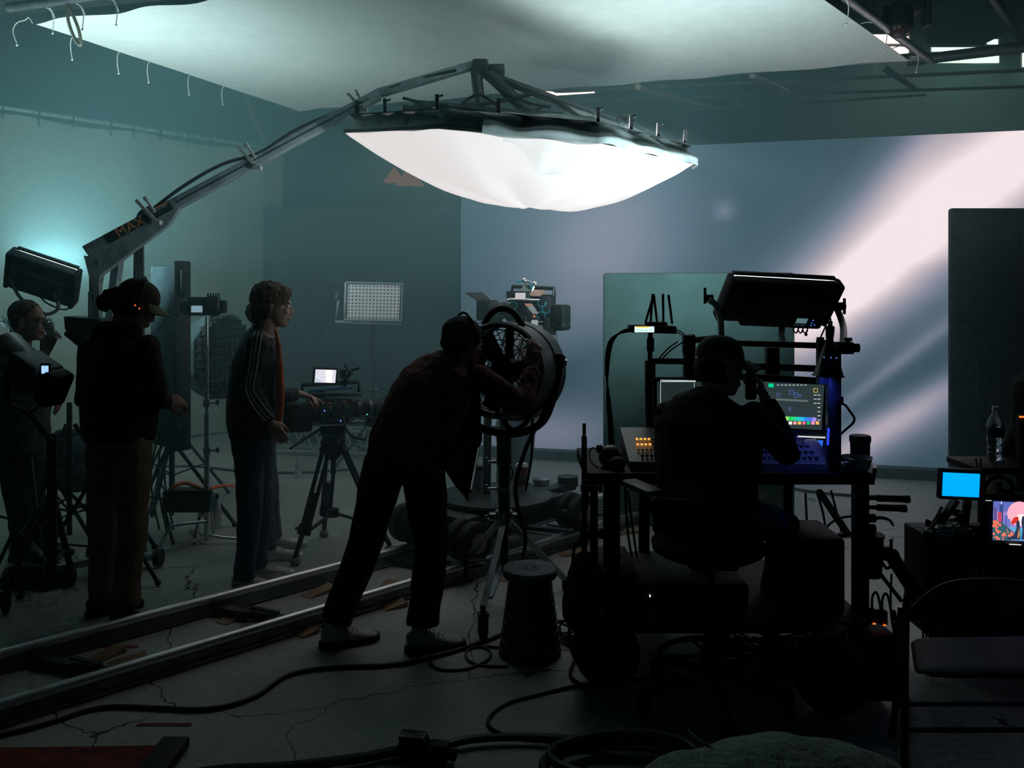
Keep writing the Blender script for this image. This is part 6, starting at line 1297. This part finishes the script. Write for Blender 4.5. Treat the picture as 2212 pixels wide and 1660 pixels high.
pic('spire', [(2162.5,1083),(2163.5,1083),(2164,1090),(2162,1090)], em('spire_white', (.6,.6,.8)), .003, pa)
pic('dark_meadow', [(2145,1122),(2165,1130),(2185,1146),(2200,1168),(2144,1167)], em('deep_teal', (.03,.10,.13)), .0042, pa)
pic('stream', [(2178,1138),(2212,1142),(2216,1168),(2184,1167),(2196,1155)], em('stream_blue', (.08,.35,.55)), .0045, pa)
random.seed(4); ff = MB()
for k in range(70):
    x = 2146+random.random()**1.3*44; y = 1125+random.random()*41
    if y < 1122+(x-2146)*.75: continue
    ff.prism([P(a,b,3.972) for a,b in circ(x,y,random.uniform(1.2,3.0),7)], (0,-.0005,0))
obj('flowers', ff, em('flower_red', (.85,.16,.10)), pa, smooth=False)['kind'] = 'stuff'
pic('hair', [(2190,1119),(2198,1116),(2201,1121),(2195,1130),(2186,1134),(2184,1128)], em('red_hair', (.55,.03,.02)), .0075, pa)
pic('gown', [(2197,1122),(2202,1126),(2203,1136),(2203,1152),(2204,1166),(2172,1166),(2190,1156),(2196,1142),(2195,1130)], em('dark_gown', (.02,.03,.07)), .007, pa)
pic('gown_trim', [(2201,1142),(2202,1158),(2199,1164),(2198,1160)], em('gold_trim', (.7,.25,.04)), .0078, pa)
pic('companion', [(2208,1117),(2212,1115),(2216,1118),(2219,1128),(2216,1150),(2217,1166),(2206,1166),(2209,1145),(2206,1130)], em('dark_gown', (.02,.03,.07)), .007, pa)
pic('caption', [(2129,1081),(2142,1081.5),(2142,1083),(2129,1082.5)], LN, .001, t3); pic('scroll_bar', [(2180,1175.5),(2206,1177),(2206,1178.6),(2180,1177.2)], em('cream_bar', (.9,.85,.75)), .012, t3)
# bottle and odds on the shelf
g = P(2150,1006,4.3); g.z = P(0,1012,4.1).z; t4 = thing('water_bottle', 'crinkled clear water bottle with a dark label on the cart shelf', 'bottle', g)
obj('bottle', MB().lathe(g, [(.030,.002),(.036,.01),(.036,.03),(.031,.045),(.037,.06),(.032,.075),(.037,.09),(.036,.13),(.037,.17),(.030,.20),(.014,.225),(.013,.245)], (0,0,1), 28, caps=False), mat('clear_bottle', (.6,.68,.7), .06, trans=.75), t4)
obj('label', MB().lathe(g, [(.0375,.115),(.0378,.155)], (0,0,1), 28, caps=False), mat('navy_label', (.01,.03,.05), .5), t4); obj('cap', MB().cyl(g+V((0,0,.243)), g+V((0,0,.262)), .015), WHT, t4)
tag(obj('speaker_panel', MB().box(P(2212,978,4.12)+V((.02,.0,0)), (.10,.04,.36), bev=.006), BLK), 'upright black panel with a red light, standing on the cart shelf', 'panel')
tag(obj('warning_light', MB().box(P(2207,901,4.09), (.022,.004,.007)), RLED), 'small red light at the top of the upright black panel', 'light')
tag(obj('bag_handle', MB().tube([P(2124,1078,4.3), P(2128,1050,4.3), P(2145,1033,4.3), P(2165,1032,4.3), P(2185,1045,4.3), P(2190,1078,4.3)], .010, 8, smooth=5), BLK), 'black arched handle between the shelf and the picture monitor', 'handle')
for k, (x, w_, h_, c_) in enumerate(((2158,.022,.085,(.16,.06,.025)), (2168,.018,.055,(.12,.08,.05)), (2178,.02,.05,(.10,.04,.02)))):
    a = P(x,1080,4.28); tag(obj('book', MB().box(a+V((0,.05,h_/2)), (w_,.12,h_)), mat('book_%d' % k, c_, .7)), ['tallest orange brown book under the cart shelf','thin tan book beside the tallest one','short dark brown book furthest right'][k], 'book', 'books under the cart shelf')
for k, x in enumerate((2111,2117)):
    a = P(x,1010,4.15); tag(obj('marker_pen', MB().tube([a, P(x-3+5*k,990,4.15)], .005, 8), mat('pen_%d' % k, (.2,.2,.19), .5)), ['pale pen leaning at the shelf edge','pale pen standing just right of the other pen'][k], 'pen', 'pens at the shelf edge')
random.seed(12)
b = MB()
for k in range(16):
    x, y = random.uniform(2005,2115), random.uniform(1095,1155); b.tube([P(x,y,4.1), P(x+random.uniform(-25,25),y+random.uniform(-18,18),4.05), P(x+random.uniform(-30,30),y+random.uniform(0,30),4.1), P(x+random.uniform(-15,15),1163,4.12)], .008, 6, smooth=4)
tag(obj('cable_bundle', b, CABL), 'mass of black cables heaped under the plain blue monitor', 'cables', kind='stuff')
b = MB(); b.sph(P(2015,1152,4.0), (.055,.05,.022)).sph(P(2035,1148,4.0), (.06,.05,.026)).sph(P(2060,1143,4.02), (.06,.05,.03))
tag(obj('crumpled_foil', fused(b, .007, 1, .012, .02), mat('dull_foil', (.16,.20,.19), .35, .5)), 'crumpled pale foil at the left end of the video cart top', 'foil')
tag(obj('cable_hook', MB().tube([P(2004,1158,4.0), P(1990,1166,4.0), P(1976,1180,4.0), P(1990,1163,4.0), P(2010,1140,4.0), P(2035,1095,4.0)], .007, 7, smooth=4), mat('pale_cable', (.20,.24,.24), .5)), 'pale lead drooping off the left end of the video cart', 'cable')
for k, x in enumerate((1996,2003,2010)): tag(obj('drop_cable', MB().tube([P(x,1163,4.03), P(x-3+3*k,1220,4.0), P(x+2-2*k,1290,4.0), P(x-2,1360,4.0), V((P(x,0,4.0).x,4.0,.01))], .005, 6, smooth=5), CABL), 'thin cable dropping down the side of the video cart, %s of three' % ['outermost','middle','innermost'][k], 'cable', 'cables dropping beside the video cart')
# metal folding chair
c0_ = V((P(2110,1420,3.15).x, 3.15, 0)); t = thing('folding_chair', 'dark metal folding chair in front of the video cart at the lower right', 'chair', c0_)
CHM = mat('chair_black', (.014,.017,.017), .6, .1)
def fp(x, y, d): return P(x, y, d)
zc = .44
def back(s, u_):
    x = 1962+345*s; w_ = abs(2*s-1); top = 1250+74*w_**3.2; bot = 1338+5*s
    return P(x, top*(1-u_)+bot*u_, 2.98+.05*(1-w_*w_))
obj('backrest', MB().grid(back, 24, 6), CHM, t, solid=.012)
sa, sb_, se, sf = V((1.512,3.34,zc)), V((2.00,3.36,zc)), V((1.385,3.02,zc)), V((1.93,3.00,zc))
def seat(s, u_):
    p = along(along(se, sf, s), along(sa, sb_, s), u_); q0 = min(s, 1-s)*5; q1 = min(u_, 1-u_)*5
    r_ = 1-min(1, q0)*1.0; k = max(0, 1-q0)*max(0, 1-q1)
    c_ = along(se, sb_, .5); p = along(p, c_, .12*k*k); return V((p.x, p.y, zc-.012*max(max(0,1-q0*1.3), max(0,1-q1*1.3))**2))
obj('seat', MB().grid(seat, 28, 22), CHM, t, solid=.010)
for k, dx in enumerate((0, .56)):
    o_ = V((dx,0,0))
    obj('leg', MB().tube([P(1966,1268,2.98)+o_, P(1958,1310,2.97)+o_, P(1955,1440,2.95)+o_, P(1954,1640,2.90)+o_, V((P(1954,0,2.86).x,2.86,.015))+o_], .0125, 10, smooth=3), CHM, t)
    obj('leg', MB().tube([P(1948,1425,3.10)+o_, V((P(1927,0,3.46).x,3.46,.015))+o_], .0125, 10), CHM, t)
    for f_ in (V((P(1954,0,2.86).x,2.86,0)), V((P(1927,0,3.46).x,3.46,0))): obj('foot_cap', MB().cyl(f_+o_, f_+o_+V((0,0,.03)), .016), RUB, t)
p = P(1942,1522,3.3); obj('cross_bar', MB().tube([p, p+V((.56,0,0))], .009, 8), CHM, t)
p = P(1955,1578,2.93); obj('cross_bar', MB().tube([p, p+V((.56,0,0))], .009, 8), CHM, t)

# ---------------------------------------------------------------- floor cables and foreground
floor_cable('floor_cable', [(-40,1598),(60,1575),(130,1555),(190,1535),(250,1527),(340,1530),(430,1533),(500,1523),(560,1500),(610,1465),(660,1449),(740,1441),(830,1438),(900,1428),(970,1410),(1040,1388),(1090,1368)], .010, CABL, 'long black cable snaking across the bare floor in front of the rails')
floor_cable('floor_cable', [(1090,1400),(1050,1398),(980,1402),(940,1418),(932,1436),(960,1448),(1010,1445),(1050,1428),(1060,1410),(1040,1398),(1010,1405),(1010,1425),(1040,1438),(1095,1440)], .006, CABL, 'thin black cable looped on the floor left of the round stool')
floor_cable('floor_cable', [(1400,1465),(1330,1472),(1245,1482),(1160,1502),(1105,1517),(1068,1538),(1054,1562),(1070,1580),(1110,1592),(1160,1598),(1230,1602)], .007, CABL, 'thin black cable bowing left from the cart tyre towards the green cable')
floor_cable('floor_cable', [(1085,1372),(1130,1352),(1180,1345),(1230,1340)], .006, CABL, 'thin cable passing behind the round stool')
floor_cable('floor_cable', [(1240,1430),(1232,1452),(1240,1470),(1262,1482)], .008, CABL, 'short cable curling under the left cart tyre')
floor_cable('floor_cable', [(1350,985),(1500,1010),(1750,1062),(1960,1075)], .012, CABL, 'black cable lying along the floor below the video wall')
floor_cable('floor_cable', [(330,1010),(420,1008),(520,1018),(640,1022),(760,1014)], .012, CABL, 'black cable on the floor before the muslin curtain')
gc = G(1345,1668); b = MB()
for k, rr in enumerate((.285,.245,.262)):
    b.tube([gc+V((rr*1.02*math.cos(a),rr*.62*math.sin(a)-.02*k,.022+.03*k+.006*math.sin(2*a))) for a in (2*PI*i/48 for i in range(49))], .0165, 8)
tag(obj('green_cable_coil', b, GREENC), 'thick green power cable coiled at the bottom edge of the picture', 'cable coil')
floor_cable('green_cable', [(962,1618),(1010,1606),(1080,1600),(1160,1600),(1240,1606),(1330,1622)], .016, GREENC, 'thick green power cable running from the black connector to its coil', z=.012)
floor_cable('power_cable', [(380,1682),(480,1668),(600,1662),(700,1652),(790,1640),(866,1624)], .019, CABL, 'thick black power cable running into the connector on the floor', z=.006)
c = G(915,1640); cx = V((.98,-.18,0)).normalized(); cy = V((.18,.98,0)).normalized(); t = thing('cable_connector', 'chunky black cable connector joining the black and the green cable', 'connector', c)
obj('socket_body', MB().box(c+V((-.035,0,.045)), (.11,.075,.075), (cx,cy,V((0,0,1))), .016), BLK, t); obj('plug_body', MB().box(c+V((.055,-.008,.038)), (.085,.062,.058), (cx,cy,V((0,0,1))), .014).cyl(c+cx*.09+V((0,-.01,.035)), c+cx*.125+V((0,-.012,.032)), .022), BLK, t)
obj('locking_lid', MB().box(c+V((-.04,0,.088)), (.10,.06,.014), (cx,cy,V((0,0,1))), .005), DGRY, t)
a, b_ = G(-60,1624), G(352,1618); rm = thing('floor_mat', 'dull red patterned mat at the bottom left corner', 'mat', (a+b_)/2-V((0,.4,0)))
rugm = bpy.data.materials.new('red_mat_weave'); rugm.use_nodes = True; nt = rugm.node_tree; bb = nt.nodes['Principled BSDF']; bb.inputs['Roughness'].default_value = .95
tc = nt.nodes.new('ShaderNodeTexCoord'); wv = nt.nodes.new('ShaderNodeTexVoronoi'); wv.inputs['Scale'].default_value = 22; wv.feature = 'SMOOTH_F1'; rp = nt.nodes.new('ShaderNodeValToRGB')
nt.links.new(tc.outputs['Object'], wv.inputs[0]); nt.links.new(wv.outputs['Distance'], rp.inputs[0]); nt.links.new(rp.outputs[0], bb.inputs['Base Color']); rp.color_ramp.elements[0].color = (.03,.008,.008,1); rp.color_ramp.elements[1].color = (.22,.04,.03,1); rp.color_ramp.elements[1].position = .55
obj('mat_surface', MB().prism([a+V((0,0,.003)), b_+V((0,0,.003)), V((b_.x-.1,2.6,.003)), V((a.x,2.6,.003))], (0,0,.01)), rugm, rm, smooth=False)
p = G(378,1618); tag(obj('ramp_edge', MB().box((p.x,3.05,.022), (.105,.66,.04), bev=.006), RUB), 'black rubber cable ramp end beside the red mat', 'ramp')
bgx = P(1660,1600,2.15); b = MB()
b.sph(V((bgx.x+.03,2.15,.30)), (.42,.30,.34)).sph(V((bgx.x-.16,2.12,.44)), (.23,.2,.175)).sph(V((bgx.x+.15,2.15,.45)), (.26,.22,.175)).sph(V((bgx.x+.5,2.10,.30)), (.30,.25,.26)).sph(V((bgx.x,2.15,.12)), (.42,.30,.118))
bg = tag(obj('padded_bag', fused(b, .014, 6, .010, .12), mat('sage_canvas', (.17,.25,.23), .9, bump=.35, scale=40)), 'sage green padded sack bulging up from the bottom edge of the picture', 'bag')
for k in (-1, 0, 1):
    pass
p = V((bgx.x-.03,2.15,0))
for k, off in enumerate((-.10, .16)):
    pts = []
    for i in range(9):
        y = 1.98+.045*i; pts.append(V((p.x+off+.03*math.sin(i*.6), y, .617-.25*abs(y-2.13)**1.5-.25*abs(off)**1.5)))
    obj('seam', MB().tube(pts, .004, 6, smooth=3), mat('dark_seam', (.04,.055,.05), .9), bg)
